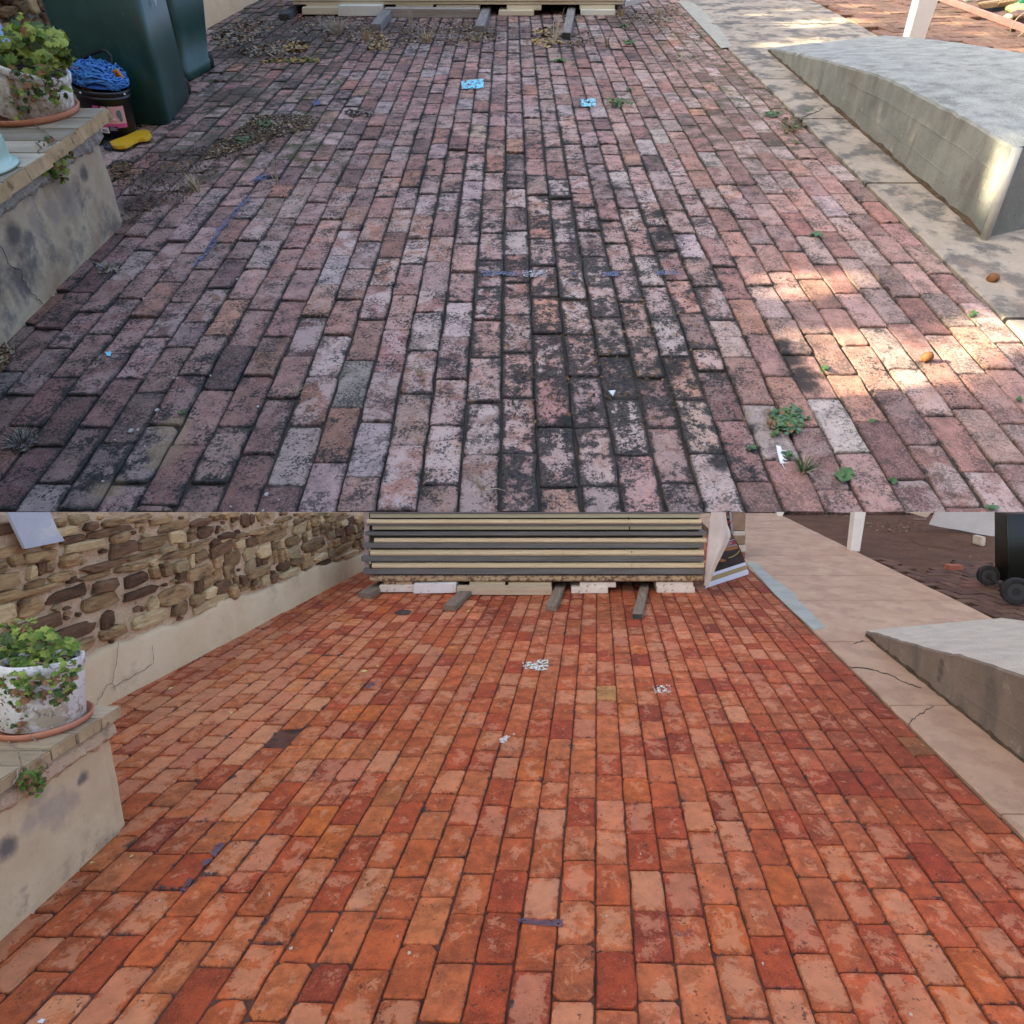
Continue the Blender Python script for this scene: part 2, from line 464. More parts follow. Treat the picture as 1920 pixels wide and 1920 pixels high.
solo('ground', g, SOIL_LOW, LOW, (0, 0, 0), kind='structure')
g = MB(); g.box((-30, SEAM_UP - .02, -1.2), (30, 18, -.06))
solo('hillside', g, SOIL_UP, UP, (0, 0, 0), kind='structure')
def strip(yard, c0, c1, Y0, Y1, z): 
    return [(c0 + yard.k * Y0, Y0, z), (c1 + yard.k * Y0, Y0, z), (c1 + yard.k * Y1, Y1, z), (c0 + yard.k * Y1, Y1, z)]
g = MB(); g.add(strip(UP, -3.9, EU + .005, SEAM_UP, 10.9, -.011), [(0, 1, 2, 3)])
solo('paving_joints', g, JOINT_UP, UP, (0, 0, 0), kind='structure')
g = MB(); g.add(strip(LOW, -3.6, EL + .004, .5, 9.3, -.009), [(0, 1, 2, 3)])
solo('paving_joints', g, JOINT_LOW, LOW, (0, 0, 0), kind='structure')
# ------------------------------------------------------------------ shared materials
def concrete(y):
    up = y is UP
    return dict(
        render=wmat("render_cream", y, (.40,.31,.20) if up else (.52,.37,.215), (.50,.42,.30) if up else (.62,.46,.28), 3.5, [((.22,.15,.09), 2.6, .50, .68, .65), ((.10,.095,.10), 3.4, .54, .68, .8), ((.6,.56,.48), 30, .62, .72, .3), ((.09,.07,.05), 130, .68, .72, .5)], .9, .5, 60, .006),
        plinth=wmat("render_plinth", y, (.58,.41,.235), (.66,.49,.30), 3, [((.36,.25,.15), 5, .55, .75, .6), ((.7,.6,.45), 16, .6, .75, .35), ((.16,.07,.03), 26, .69, .73, .7)], .9, .5, 70, .004),
        mortar=wmat("mortar_rough", y, (.36,.33,.29) if up else (.66,.44,.27), (.45,.42,.37) if up else (.74,.52,.33), 7, [((.30,.2,.125), 12, .52, .66, .6), ((.8,.62,.42), 60, .56, .66, .5), ((.2,.13,.08), 40, .60, .68, .6)], .95, 1, 55, .02),
        stone=wmat("stone_brown", y, (.26,.145,.062), (.40,.26,.12), 9, [((.09,.05,.03), 6, .5, .66, .8, (1,1,3.5)), ((.42,.34,.22), 13, .6, .72, .6, (1,1,4)), ((.24,.12,.05), 5, .58, .7, .6)], .85, .9, 40, .012, stretch=(1,1,3)),
        stone2=wmat("stone_dark", y, (.10,.054,.028), (.19,.10,.05), 9, [((.2,.15,.1), 13, .58, .7, .6, (1,1,3))], .8, .9, 45, .01, stretch=(1,1,2)),
        stone3=wmat("stone_buff", y, (.42,.29,.14), (.52,.385,.20), 8, [((.18,.12,.07), 10, .55, .7, .7, (1,1,4)), ((.28,.17,.07), 6, .6, .7, .5)], .85, .9, 40, .01, stretch=(1,1,3)),
        timber=wmat("timber_sleeper", y, (.30,.255,.185) if up else (.40,.30,.18), (.40,.36,.28) if up else (.48,.38,.24), 5, [((.14,.11,.08), 16, .56, .68, .7, (1,12,12)), ((.5,.47,.4), 30, .6, .7, .35, (1,14,14))], .85, .6, 60, .004, stretch=(.6,9,9)),
        endgrain=wmat("timber_end_grain", y, (.36,.24,.12), (.50,.36,.20), 10, [((.16,.10,.05), 14, .55, .66, .8)], .85, .8, 60, .006),
        grey_timber=wmat("timber_grey", y, (.16,.15,.14) if up else (.17,.12,.08), (.24,.23,.22) if up else (.25,.19,.135), 5, [((.06,.055,.05), 14, .55, .68, .7, (9,1,9))], .85, .6, 60, .004, stretch=(9,.8,9)),
        char=wmat("timber_charred", y, (.03,.03,.03), (.08,.08,.075), 8, rough=.9, bump=.6, bscale=40, bdist=.005),
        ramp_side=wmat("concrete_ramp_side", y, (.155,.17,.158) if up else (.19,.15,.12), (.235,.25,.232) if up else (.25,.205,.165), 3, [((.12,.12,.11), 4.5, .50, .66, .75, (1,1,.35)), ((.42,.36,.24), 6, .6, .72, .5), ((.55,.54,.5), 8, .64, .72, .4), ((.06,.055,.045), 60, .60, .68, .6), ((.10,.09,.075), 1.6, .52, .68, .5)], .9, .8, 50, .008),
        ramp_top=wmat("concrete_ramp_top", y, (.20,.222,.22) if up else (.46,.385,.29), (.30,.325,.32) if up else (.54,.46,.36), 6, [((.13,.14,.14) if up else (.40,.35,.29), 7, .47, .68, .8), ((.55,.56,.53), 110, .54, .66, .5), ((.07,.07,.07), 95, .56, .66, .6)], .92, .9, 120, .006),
        slab=wmat("concrete_path", y, (.265,.232,.19) if up else (.37,.232,.15), (.36,.32,.265) if up else (.44,.295,.195), 2.5, [((.095,.095,.092) if up else (.30,.18,.125), 4.5, .45, .60, .9 if up else .6), ((.5,.3,.2), 1.6, .55, .75, .35), ((.08,.075,.07), 22, .60, .70, .6 if up else .2), ((.60,.52,.42), 130, .58, .68, .35), ((.12,.09,.07), 90, .62, .68, .5)], .9, .5, 130, .003),
        patch=wmat("mortar_patch_grey", y, (.27,.27,.235), (.33,.33,.29), 6, [((.3,.28,.24), 20, .6, .7, .5)], .9, .5, 70, .003),
        crack=wmat("crack_dirt", y, (.035,.03,.025), (.07,.055,.04), 20, rough=.95, bump=.8, bscale=60),
        moss=wmat("moss_line", y, (.05,.035,.022), (.10,.07,.042), 16, rough=.95, bump=1, bscale=60, bdist=.01))
CU, CL = concrete(UP), concrete(LOW)
def vary(mat, lo, hi):
    nt = mat.node_tree; b_ = nt.nodes["Principled BSDF"]; src = b_.inputs['Base Color'].links[0].from_socket
    oi = nt.nodes.new("ShaderNodeObjectInfo"); mr = nt.nodes.new("ShaderNodeMapRange"); nt.links.new(oi.outputs['Random'], mr.inputs[0]); mr.inputs[3].default_value = lo; mr.inputs[4].default_value = hi
    vm = nt.nodes.new("ShaderNodeVectorMath"); vm.operation = 'SCALE'; nt.links.new(src, vm.inputs[0]); nt.links.new(mr.outputs[0], vm.inputs['Scale']); nt.links.new(vm.outputs[0], b_.inputs['Base Color'])
for C_ in (CU, CL):
    for k_ in ('stone', 'stone2', 'stone3', 'timber'): vary(C_[k_], .65, 1.45)
WHITE_UP = wmat("paint_white_post_slope", UP, (.74,.78,.80), (.80,.83,.84), 3, rough=.5, bump=.1)  # white of the upper yard's post, paler and cooler than the lower one
WHITE_LOW = wmat("paint_white_post", LOW, (.62,.58,.52), (.70,.66,.60), 4, [((.3,.22,.15), 9, .62, .72, .6)], .6, .2)

# ------------------------------------------------------------------ stone walls
def stone_wall(yard, C, P0, dr, nr, s0, s1, ztop, plinth_z, label, group, see, tall=None, reso=.03, proud=.02):
    up = V((0, 0, 1))
    root = thing('stone_wall', yard, P0, label, 'wall', group)
    def W(s, z, o): return P0 + dr * s + up * z + nr * o
    mb = MB(); ns = int((s1 - s0) / reso); nz = int(ztop(0) * 1.6 / reso) if not tall else int(1.3 / reso)
    vs_, f = [], []
    for i in range(ns + 1):
        s = s0 + (s1 - s0) * i / ns
        for j in range(nz + 1):
            z = (tall or ztop(s)) * j / nz if not tall else 1.3 * j / nz
            q = V((s, z, 3))
            vs_.append(W(s, z, mnoise.noise(q * 7) * .016 + mnoise.noise(q * 26) * .012 - .010))
    for i in range(ns):
        for j in range(nz):
            a = i * (nz + 1) + j
            f.append((a, a + nz + 1, a + nz + 2, a + 1))
    mb.add(vs_, f)
    build('mortar', mb, C['mortar'], root, smooth=True)
    core = MB(); zt = tall or ztop(s0)
    core.hexa([W(s0, -.1, -.03), W(s1, -.1, -.03), W(s1, -.1, -.4), W(s0, -.1, -.4)], [W(s0, tall or ztop(s0), -.03), W(s1, tall or ztop(s1), -.03), W(s1, tall or ztop(s1), -.4), W(s0, tall or ztop(s0), -.4)])
    build('wall_core', core, C['mortar'], root)
    # plinth of smooth render
    pl = MB(); n = int((s1 - s0) / .035); bot, top, bt, tt = [], [], [], []
    vv, ff = [], []
    for i in range(n + 1):
        s = s0 + (s1 - s0) * i / n
        z = plinth_z(s) + mnoise.noise(V((s * 5, 1, 0))) * .035 + mnoise.noise(V((s * 17, 4, 0))) * .018
        wv = mnoise.noise(V((s * 3, 7, 0))) * .006
        vv += [W(s, -.05, .035 + wv), W(s, z - .03, .026 + wv), W(s, z, .012 + wv * .5), W(s, z + .01, -.03)]
    for i in range(n):
        for j in range(3):
            a = i * 4 + j; ff.append((a, a + 4, a + 5, a + 1))
    pl.add(vv, ff); build('plinth', pl, C['plinth'], root, smooth=True)
    # stones in rough courses
    placed = []
    z = min(plinth_z(s0), plinth_z(s1)) - .06; k = 0
    while z < (1.2 if tall else max(ztop(s0), ztop(s1))):
        h = rnd.uniform(.045, .125); s = s0 + rnd.uniform(0, .15)
        while s < s1:
            l = min(.5, max(.05, rnd.lognormvariate(-2.05, .65))) * (1.25 if rnd.random() < .2 else 1)
            if rnd.random() < .93:
                cs, cz = s + l / 2, z + h / 2 + rnd.uniform(-.012, .012) + mnoise.noise(V((s * 1.3, z * 2, 9))) * .03
                hh = h * rnd.uniform(.6, 1.08); ll = l * rnd.uniform(.88, 1.04)
                if cz - hh * .2 > plinth_z(cs) + rnd.uniform(-.03, .03) and cz + hh * .1 < (tall or ztop(cs)) and see(W(cs, cz, 0)):
                    placed.append((cs, cz, ll, hh)); m = rnd.choice((8, 9, 10, 11, 12)); out = []
                    sk = rnd.uniform(-.25, .25); pw = rnd.uniform(.35, .75)
                    for i in range(m):
                        a = 2 * math.pi * (i + rnd.uniform(-.25, .25)) / m
                        ca, sa = math.cos(a), math.sin(a)
                        ex = abs(ca) ** pw * (1 if ca > 0 else -1) * ll / 2 * rnd.uniform(.78, 1.14)
                        ez = abs(sa) ** pw * (1 if sa > 0 else -1) * hh / 2 * rnd.uniform(.72, 1.15)
                        out.append((cs + ex + sk * ez, cz + ez + ex * rnd.uniform(-.03, .03)))
                    pr = rnd.uniform(.006, .022) * proud / .02
                    b = MB(); rings = []
                    for sc, o in ((1.0, -.02), (1.0, pr * .3), (.9, pr * .85), (.55, pr * 1.0)):
                        rings.append([W(cs + (a - cs) * sc, min(cz + (q - cz) * sc, (tall or ztop(a)) - .001), o + rnd.uniform(-.004, .004) * (o > 0)) for a, q in out])
                    b.loft(rings)
                    t = rnd.random()
                    build('stone', b, C['stone'] if t < .55 else C['stone2'] if t < .78 else C['stone3'], root)
            s += l + rnd.uniform(-.004, .028)
        z += h * .80 + rnd.uniform(-.006, .010); k += 1
    for i in range(int((s1 - s0) * 260) if not tall else 160):
        cs, cz = rnd.uniform(s0, s1), rnd.uniform(.1, 1.2)
        if cz < plinth_z(cs) + .03 or cz > (tall or ztop(cs)) - .01 or not see(W(cs, cz, 0)): continue
        if any(abs(cs - a) < l / 2 + .012 and abs(cz - b) < h / 2 + .008 for a, b, l, h in placed): continue
        l, h = rnd.uniform(.025, .075), rnd.uniform(.018, .04); placed.append((cs, cz, l, h)); b = MB(); m = 7
        out = [(cs + math.cos(6.28*i_/m + rnd.uniform(-.3,.3)) * l/2 * rnd.uniform(.7,1.2), cz + math.sin(6.28*i_/m + rnd.uniform(-.3,.3)) * h/2 * rnd.uniform(.7,1.2)) for i_ in range(m)]
        b.loft([[W(cs + (a - cs) * k, cz + (q - cz) * k, o) for a, q in out] for k, o in ((1, -.02), (1, .006), (.75, .014))])
        build('stone', b, C[rnd.choice(('stone', 'stone2', 'stone2', 'stone3'))], root)
    return root, W
def seam_z(P): return H_LOW - P.y * math.tan(TILT_LOW) - .002
ptop = [(257, 1192), (360, 1162), (410, 1127), (480, 1112), (577, 1067), (672, 1042)]
pq = sorted(((LOW.pl(x, y, wl0, wnor) - wl0).dot(wdir), LOW.pl(x, y, wl0, wnor).z) for x, y in ptop)
def interp(pts, s):
    if s <= pts[0][0]: return pts[0][1]
    for a, b in zip(pts, pts[1:]):
        if s <= b[0]: return a[1] + (b[1] - a[1]) * (s - a[0]) / (b[0] - a[0])
    return pts[-1][1]
LW, LWW = stone_wall(LOW, CL, wl0, wdir, wnor, -1.5, 6.2, lambda s: seam_z(wl0 + wdir * s), lambda s: interp(pq, s),
    'rubble stone wall with cream rendered plinth beside the clean red paving', None, lambda P: -30 < LOW.px(P)[0] < 700, reso=.026, proud=.034)
u0, u1 = UP.g(395, 47), UP.g(480, 0)
udir = (u1 - u0).normalized(); unor = V((udir.y, -udir.x, 0))
UW, UWW = stone_wall(UP, CU, u0, udir, unor, -9.0, 6.0, lambda s: 2.1, lambda s: .32,
    'grey rubble stone wall with rendered foot behind the two green bins', None, lambda P: -40 < UP.px(P)[0] < 140 and -30 < UP.px(P)[1] < 130, tall=2.1, reso=.06, proud=.035)

# cracks and rust marks on the lower plinth
def crack(yard, pts, name, root, w, mat, on):
    mb = MB(); P = []
    for (a, b) in zip(pts, pts[1:]):
        for i in range(6):
            q = i / 6; P.append((a[0] + (b[0]-a[0]) * q + rnd.gauss(0, 1.0), a[1] + (b[1]-a[1]) * q + rnd.gauss(0, 1.0)))
    P.append(pts[-1]); vv = []
    for i, p in enumerate(P):
        ww = w * rnd.uniform(.5, 1.2) * (.5 if i in (0, len(P) - 1) else 1)
        a, b = P[max(i-1, 0)], P[min(i+1, len(P)-1)]
        dx, dy = b[0]-a[0], b[1]-a[1]; L = math.hypot(dx, dy) or 1
        vv += [on(p[0] - dy / L * ww, p[1] + dx / L * ww), on(p[0] + dy / L * ww, p[1] - dx / L * ww)]
    mb.add(vv, [(2*i, 2*i+2, 2*i+3, 2*i+1) for i in range(len(P) - 1)])
    build(name, mb, mat, root)
onpl = lambda x, y: LOW.pl(x, y, wl0 + wnor * .046, wnor)
for c in ([(180,1322),(197,1290),(210,1280),(213,1270),(220,1235),(222,1205)], [(210,1280),(215,1288),(216,1296)], [(213,1290),(235,1275),(262,1262),(287,1245),(286,1210)]):
    crack(LOW, c, 'crack', LW, .5, CL['crack'], onpl)

# ------------------------------------------------------------------ concrete paths
def path(yard, C, edge, right, ys, near_y, far_y, label, z=.012):
    root = thing('concrete_path', yard, (0, 0, 0), label, 'path')
    r0, r1 = yard.g(*right[0]), yard.g(*right[1])
    def R(Y): return r0.x + (r1.x - r0.x) * (Y - r0.y) / (r1.y - r0.y)
    cuts = [near_y] + [yard.g(1500, y).y for y in sorted(ys, reverse=True)] + [far_y]
    for a, b in zip(cuts, cuts[1:]):
        g_ = .011 if yard is UP else .006; sl_ = rnd.uniform(-.02, .02)
        n = max(2, int((b - a) / .09)); vv, ff = [], []
        for i in range(n + 1):
            Y = a + g_ + (b - a - 2 * g_) * i / n
            xl = edge + yard.k * Y + .012 + mnoise.noise(V((Y * 6, 2, 0))) * .012 + mnoise.noise(V((Y * 25, 5, 0))) * .006
            xr = R(Y) + mnoise.noise(V((Y * 3, 9, 0))) * .015
            dz = rnd.uniform(-.001, .001)
            s2 = sl_ if 0 else 0
            vv += [V((xl + .004, Y, -.06)), V((xl, Y, z - .006)), V((xl + .008, Y, z)), V((xr - .008, Y + s2, z)), V((xr, Y + s2, z - .006)), V((xr, Y + s2, -.06))]
        for i in range(n):
            for j in range(5):
                q = i * 6 + j; ff.append((q, q + 6, q + 7, q + 1))
        ff += [(0, 1, 2, 3, 4, 5), tuple(range(n * 6, n * 6 + 6))[::-1]]
        mb = MB(); mb.add(vv, ff); build('concrete_slab', mb, C['slab'], root)
    bed = MB(); n = 8
    L = [(edge + yard.k * (near_y + (far_y - near_y) * i / n), near_y + (far_y - near_y) * i / n) for i in range(n + 1)]
    bed.add([V((x - .002, Y, -.012)) for x, Y in L] + [V((R(Y) - .01, Y, -.012)) for x, Y in L], [(i, i + 1, n + 2 + i, n + 1 + i) for i in range(n)])
    build('path_bed', bed, C['crack'], root)
    return root
PU = path(UP, CU, EU, ((1517, 0), (1655, 74)), (20, 47, 112, 151, 226, 347, 602), SEAM_UP, 11.5, 'stained pinkish concrete path and edge strip beside the mossy bricks')
PL = path(LOW, CL, EL, ((1467, 968), (1880, 1170)), (992, 1015, 1043, 1081, 1128, 1206, 1326, 1531), .9, 11.2, 'clean pink concrete path and edge strip beside the red bricks')
zc = .0135
for yd, C, root, lst in ((UP, CU, PU, [[(1487,232),(1515,215),(1545,204)]]),
                         (LOW, CL, PL, [[(1592,1250),(1635,1255),(1670,1266),(1705,1282),(1728,1290)], [(1703,1360),(1715,1345),(1735,1332),(1752,1325)], [(1621,1203),(1600,1206)]])):
    for c in lst: crack(yd, c, 'crack', root, 1.0, C['crack'], lambda x, y, yd=yd: yd.g(x, y, zc))
for yd, C, root, poly in ((UP, CU, PU, [(1270,2),(1300,6),(1312,14),(1330,30),(1334,45),(1347,50),(1362,72),(1374,88),(1352,91),(1338,75)]),
                          (LOW, CL, PL, [(1398,1053),(1420,1056),(1440,1076),(1470,1098),(1493,1116),(1494,1124),(1510,1137),(1535,1163),(1549,1176),(1526,1182),(1490,1150),(1450,1112)])):
    mb = MB(); mb.prism([yd.g(x, y, .0125) for x, y in poly], (0, 0, .003)); build('mortar_repair', mb, C['patch'], root)

# ------------------------------------------------------------------ ramps
def ramp(yard, C, base0, base1, top, toe, label, pipe=None, extend=0.0):
    B0, B1 = yard.g(*base0), yard.g(*base1)
    dr = (B1 - B0).normalized(); nr = V((-dr.y, dr.x, 0))
    if nr.x > 0: nr = -nr
    root = thing('concrete_ramp', yard, B0, label, 'ramp')
    wid = yard.g(*toe) - B0; wid.z = 0
    T = [yard.pl(x, y, B0, nr) for x, y in top]
    T[0].z = max(T[0].z, .02)
    S = [(max(0.0, (t - B0).dot(dr)), t.z) for t in T]
    if extend:
        (sa, za), (sb, zb) = S[-2], S[-1]
        S.append((sb + extend, zb + (zb - za) / (sb - sa) * extend * .6))
    s2 = []
    for a, b in zip(S, S[1:]):
        n = max(1, int((b[0] - a[0]) / .06))
        s2 += [(a[0] + (b[0]-a[0]) * i / n, a[1] + (b[1]-a[1]) * i / n) for i in range(n)]
    s2.append(S[-1])
    vv, ff = [], []; nw = 12; st_ = S[-1][0]; kb = (B1 - B0).length / st_ if pipe else 1.0
    jag = lambda s: mnoise.noise(V((s * 22, 0, 3))) * .007 + mnoise.noise(V((s * 60, 2, 3))) * .004
    for i, (s, z) in enumerate(s2):
        z2 = z + jag(s) * 1.7 - .004
        base = B0 + dr * s
        vv += [B0 + dr * s * kb + V((0, 0, -.06)), base + V((0, 0, z2 - .012)) + nr * mnoise.noise(V((s * 30, 8, 3))) * .006, base + wid * .008 + V((0, 0, z2))]
        for j in range(1, nw): vv.append(base + wid * (j / nw) + V((0, 0, z + mnoise.noise(V((s * 5, j * .7, 1))) * .006)))
        vv += [base + wid + V((0, 0, z)), B0 + dr * s * kb + wid + V((0, 0, -.06))]
    m = nw + 4; mi = []
    for i in range(len(s2) - 1):
        for j in range(m - 1):
            q = i * m + j; ff.append((q, q + m, q + m + 1, q + 1)); mi.append(1 if 1 < j < m - 2 else 0)
    ff += [tuple(range(m)), tuple(range((len(s2)-1) * m, len(s2) * m))[::-1]]; mi += [0, 0]
    mb = MB(); mb.add(vv, ff); mb.m = mi
    build('ramp_body', mb, [C['ramp_side'], C['ramp_top']], root)
    # dark dirt gathered along the foot, board marks on the face
    ft = MB(); n = 60; vv = []
    for i in range(n + 1):
        s = S[-1][0] * kb * i / n; w = .004 + .012 * abs(mnoise.noise(V((s * 9, 3, 1)))) + .010 * rnd.random()
        vv += [B0 + dr * s + nr * w + V((0, 0, .0145)), B0 + dr * s + nr * .001 + V((0, 0, .02 + .022 * rnd.random())), B0 + dr * s - nr * .01 + V((0, 0, .02))]
    ft.add(vv, [(3*i + j, 3*i + 3 + j, 3*i + 4 + j, 3*i + 1 + j) for i in range(n) for j in (0, 1)])
    build('foot_moss', ft, C['moss'], root)
    for h in (.33, .68):
        bl = MB(); vv = []; n = 40; s_0 = S[-1][0] * (.35 + .2 * h); kh = lambda s, zz, S=S: s * (kb + (1 - kb) * zz / max(.01, interp(S, s)))
        for i in range(n + 1):
            s = s_0 + (S[-1][0] - s_0) * i / n; zz = interp(S, s) * h + rnd.gauss(0, .0012); w = .0028 * rnd.uniform(.3, 1.3)
            vv += [B0 + dr * kh(s, zz) + nr * .0012 + V((0, 0, zz - w)), B0 + dr * kh(s, zz) + nr * .0035 + V((0, 0, zz)), B0 + dr * kh(s, zz) + nr * .0012 + V((0, 0, zz + w))]
        bl.add(vv, [(3*i + j, 3*i + 3 + j, 3*i + 4 + j, 3*i + 1 + j) for i in range(n) for j in (0, 1)])
        build('board_mark', bl, C['ramp_side'], root)
    if pipe:
        a, b = yard.pl(*pipe[0], B0 + nr * .008, nr), yard.pl(*pipe[1], B0 + nr * .008, nr)
        p = MB(); p.tube([a, a.lerp(b, .5), b], yard.mpp(a) * 8.5, 14)
        build('corner_pipe', p, wmat("pipe_grey", yard, (.38,.40,.38), (.46,.47,.44), 8, [((.2,.19,.16), 20, .6, .7, .5)], .6), root, smooth=True)
    return root, B0, dr, nr
RU, rB, rD, rN = ramp(UP, CU, (1440, 99), (1847, 453), [(1440,88),(1490,98),(1545,110),(1615,130),(1670,148),(1722,175),(1765,196),(1810,220),(1850,244),(1880,262),(1905,276)], (1655, 75),
     'grey concrete ramp with worn wavy top beside the stained path', pipe=((1908, 277), (1845, 450)))
RL, _, _, _ = ramp(LOW, CL, (1623, 1195), (1910, 1426), [(1623,1181),(1650,1188),(1680,1197),(1716,1207),(1752,1217),(1796,1227),(1840,1239),(1880,1252),(1920,1266)], (1877, 1171),
     'pale topped concrete ramp with brown side beside the clean path', extend=.7)

def onside(yd, root_args, x, y): return yd.pl(x, y, root_args[0], root_args[1])
spots(CU['ramp_side'], rB, [(UP.pl(x, y, rB, rN), r) for x, y, r in ((1541, 140, .05), (1538, 152, .05), (1536, 163, .04), (1660, 205, .07), (1640, 190, .05))], (.11, .12, .12), .6, 12, .5)
lB = LOW.g(1623, 1195); lB1 = LOW.g(1910, 1426); lD = (lB1 - lB).normalized(); lN = V((-lD.y, lD.x, 0))
spots(CL['ramp_side'], lB, [(LOW.pl(x, y, lB, lN), r) for x, y, r in ((1766, 1243, .035), (1763, 1258, .04), (1760, 1272, .03))], (.085, .072, .068), .7, 12, .4)
# ------------------------------------------------------------------ planters with sleepers, pots and ivy
def planter(yard, C, A, B, T, board_top, board_x, seam, label):
    a, b = yard.g(*A), yard.g(*B)
    t = yard.d(*T, a.y); lean = t - a
    dr = (b - a).normalized()                 # towards the camera
    near = a + dr * ((a.y - seam) / -dr.y)
    root = thing('planter_wall', yard, a, label, 'planter')
    back = V((-1.6, .06, 0))
    n = 26; vv, ff = [], []
    nr = V((dr.y, -dr.x, 0)); nr = nr if nr.x > 0 else -nr
    rows = 9
    for i in range(n + 1):
        q = i / n; p = a.lerp(near, q)
        for j in range(rows + 1):
            w = j / rows
            rr = -.02 * max(0, 1 - q * n) ** 2
            vv.append(p + lean * w + nr * (mnoise.noise(V((q * 7, w * 3, 2))) * .008 + rr) + V((0, 0, -.02 * (1 - w))))
    for i in range(n):
        for j in range(rows):
            k = i * (rows + 1) + j; ff.append((k, k + 1, k + rows + 2, k + rows + 1))
    m = MB(); m.add(vv, ff)
    m.hexa([a - nr * .02, near - nr * .02, near + back, a + back], [p + lean + V((0, 0, -.002)) for p in (a - nr * .02, near - nr * .02, near + back, a + back)])
    build('rendered_wall', m, C['render'], root, smooth=False)
    bt = yard.d(*board_top, a.y + .0)
    zt = bt.z; th = .045 if yard is LOW else .052
    # crumbling bed of mortar between wall and boards
    m = MB(); vv = []; n = 70
    for i in range(n + 1):
        p = a.lerp(near, i / n) + lean
        lo = -.012 - .035 * abs(mnoise.noise(V((i * .35, 0, 4)))) ; o = .006 + .014 * mnoise.noise(V((i * .8, 5, 1)))
        vv += [p + nr * (.004) + V((0, 0, lo)), p + nr * (.012 + o) + V((0, 0, lo * .3 + .004)), p + nr * (.006 + o) + V((0, 0, (zt - th - p.z) * .6)), p - nr * .02 + V((0, 0, zt - th - p.z))]
    m.add(vv, [(4*i + j, 4*i + 1 + j, 4*i + 5 + j, 4*i + 4 + j) for i in range(n) for j in range(3)])
    m.hexa([a + lean - nr * .01, near + lean - nr * .01, near + lean + back, a + lean + back], [V((p.x, p.y, zt - th)) for p in (a + lean - nr * .01, near + lean - nr * .01, near + lean + back, a + lean + back)])
    build('mortar_bed', m, C['mortar'], root)
    y = a.y + .03; first = True
    while y > seam + .02:
        w = rnd.uniform(.105, .125) * (1.45 if yard is UP else 1.0); y2 = max(seam + .003, y - w)
        q = (y2 + y) / 2; f = (a.y - q) / (a.y - near.y)
        xe = (a + (near - a) * f + lean).x + (bt.x - (a + lean).x) + rnd.uniform(-.008, .014)
        x0 = xe - 1.7
        m = MB(); dz = rnd.uniform(-.003, .003)
        m.box((x0, y2 + .003, zt - th + dz), (xe - .004, y - .003, zt + dz))
        e = MB(); e.box((xe - .0045, y2 + .005, zt - th + .002 + dz), (xe - .001, y - .005, zt - .002 + dz))
        bo = build('sleeper', m, C['timber'], root, bevel=.004)
        build('end_grain', e, C['endgrain'], bo)
        y = y2
    return root, a, dr, nr, lean, zt
PLU = planter(UP, CU, (236, 413), (0, 652), (188, 256), (199, 206), 0, SEAM_UP, 'cream rendered planter wall with grey sleeper top beside the mossy bricks')
PLL = planter(LOW, CL, (243, 1546), (0, 1767), (211, 1372), (217, 1328), 0, .9, 'cream rendered planter wall with warm timber top beside the clean bricks')
onf = lambda yd, P: (lambda x, y: yd.pl(x, y, P[1] + P[3] * .0105, P[3].cross(P[2]).cross(P[2]) if 0 else P[2].cross(P[4]).normalized()))
crack(UP, [(0,460),(20,500),(38,505),(42,525),(55,545),(68,558),(80,570)], 'crack', PLU[0], .9, CU['crack'], onf(UP, PLU))

for yd, P_, C_, L_ in ((UP, PLU, CU, [(160,325,.045,0),(158,330,.03,0),(128,375,.10,1),(140,392,.07,1),(105,395,.07,1),(75,425,.06,1),(30,440,.06,0),(60,350,.08,1),(20,470,.05,1)]), (LOW, PLL, CL, [(161,1458,.035,0),(155,1466,.025,0),(118,1515,.075,1),(95,1520,.06,1),(140,1500,.05,1),(20,1590,.05,0),(80,1490,.05,1),(60,1545,.05,1)])):
    on_ = onf(yd, P_)
    spots(C_['render'], P_[1], [(on_(x, y), r) for x, y, r, k in L_ if k], (.20, .185, .185), .42, 14, .8)
    spots(C_['render'], P_[1], [(on_(x, y), r) for x, y, r, k in L_ if not k], (.06, .06, .07), .8, 14, .5)
TERRA = {y: wmat("terracotta_saucer", y, (.46, .17, .09), (.52, .22, .13), 8, rough=.7, bump=.2) for y in (UP, LOW)}
POTM = {y: wmat("pot_flaking_white", y, (.66, .64, .58), (.74, .73, .69), 9, [((.42,.34,.22), 7, .51, .60, .85), ((.82,.82,.80), 16, .58, .66, .6), ((.14,.11,.08), 38, .54, .64, .65)], .8, .9, 30, .008) for y in (UP, LOW)}
POTSOIL = {y: wmat("potting_soil", y, (.03,.025,.02), (.08,.06,.045), 40, rough=.95, bump=1, bscale=60, bdist=.01) for y in (UP, LOW)}
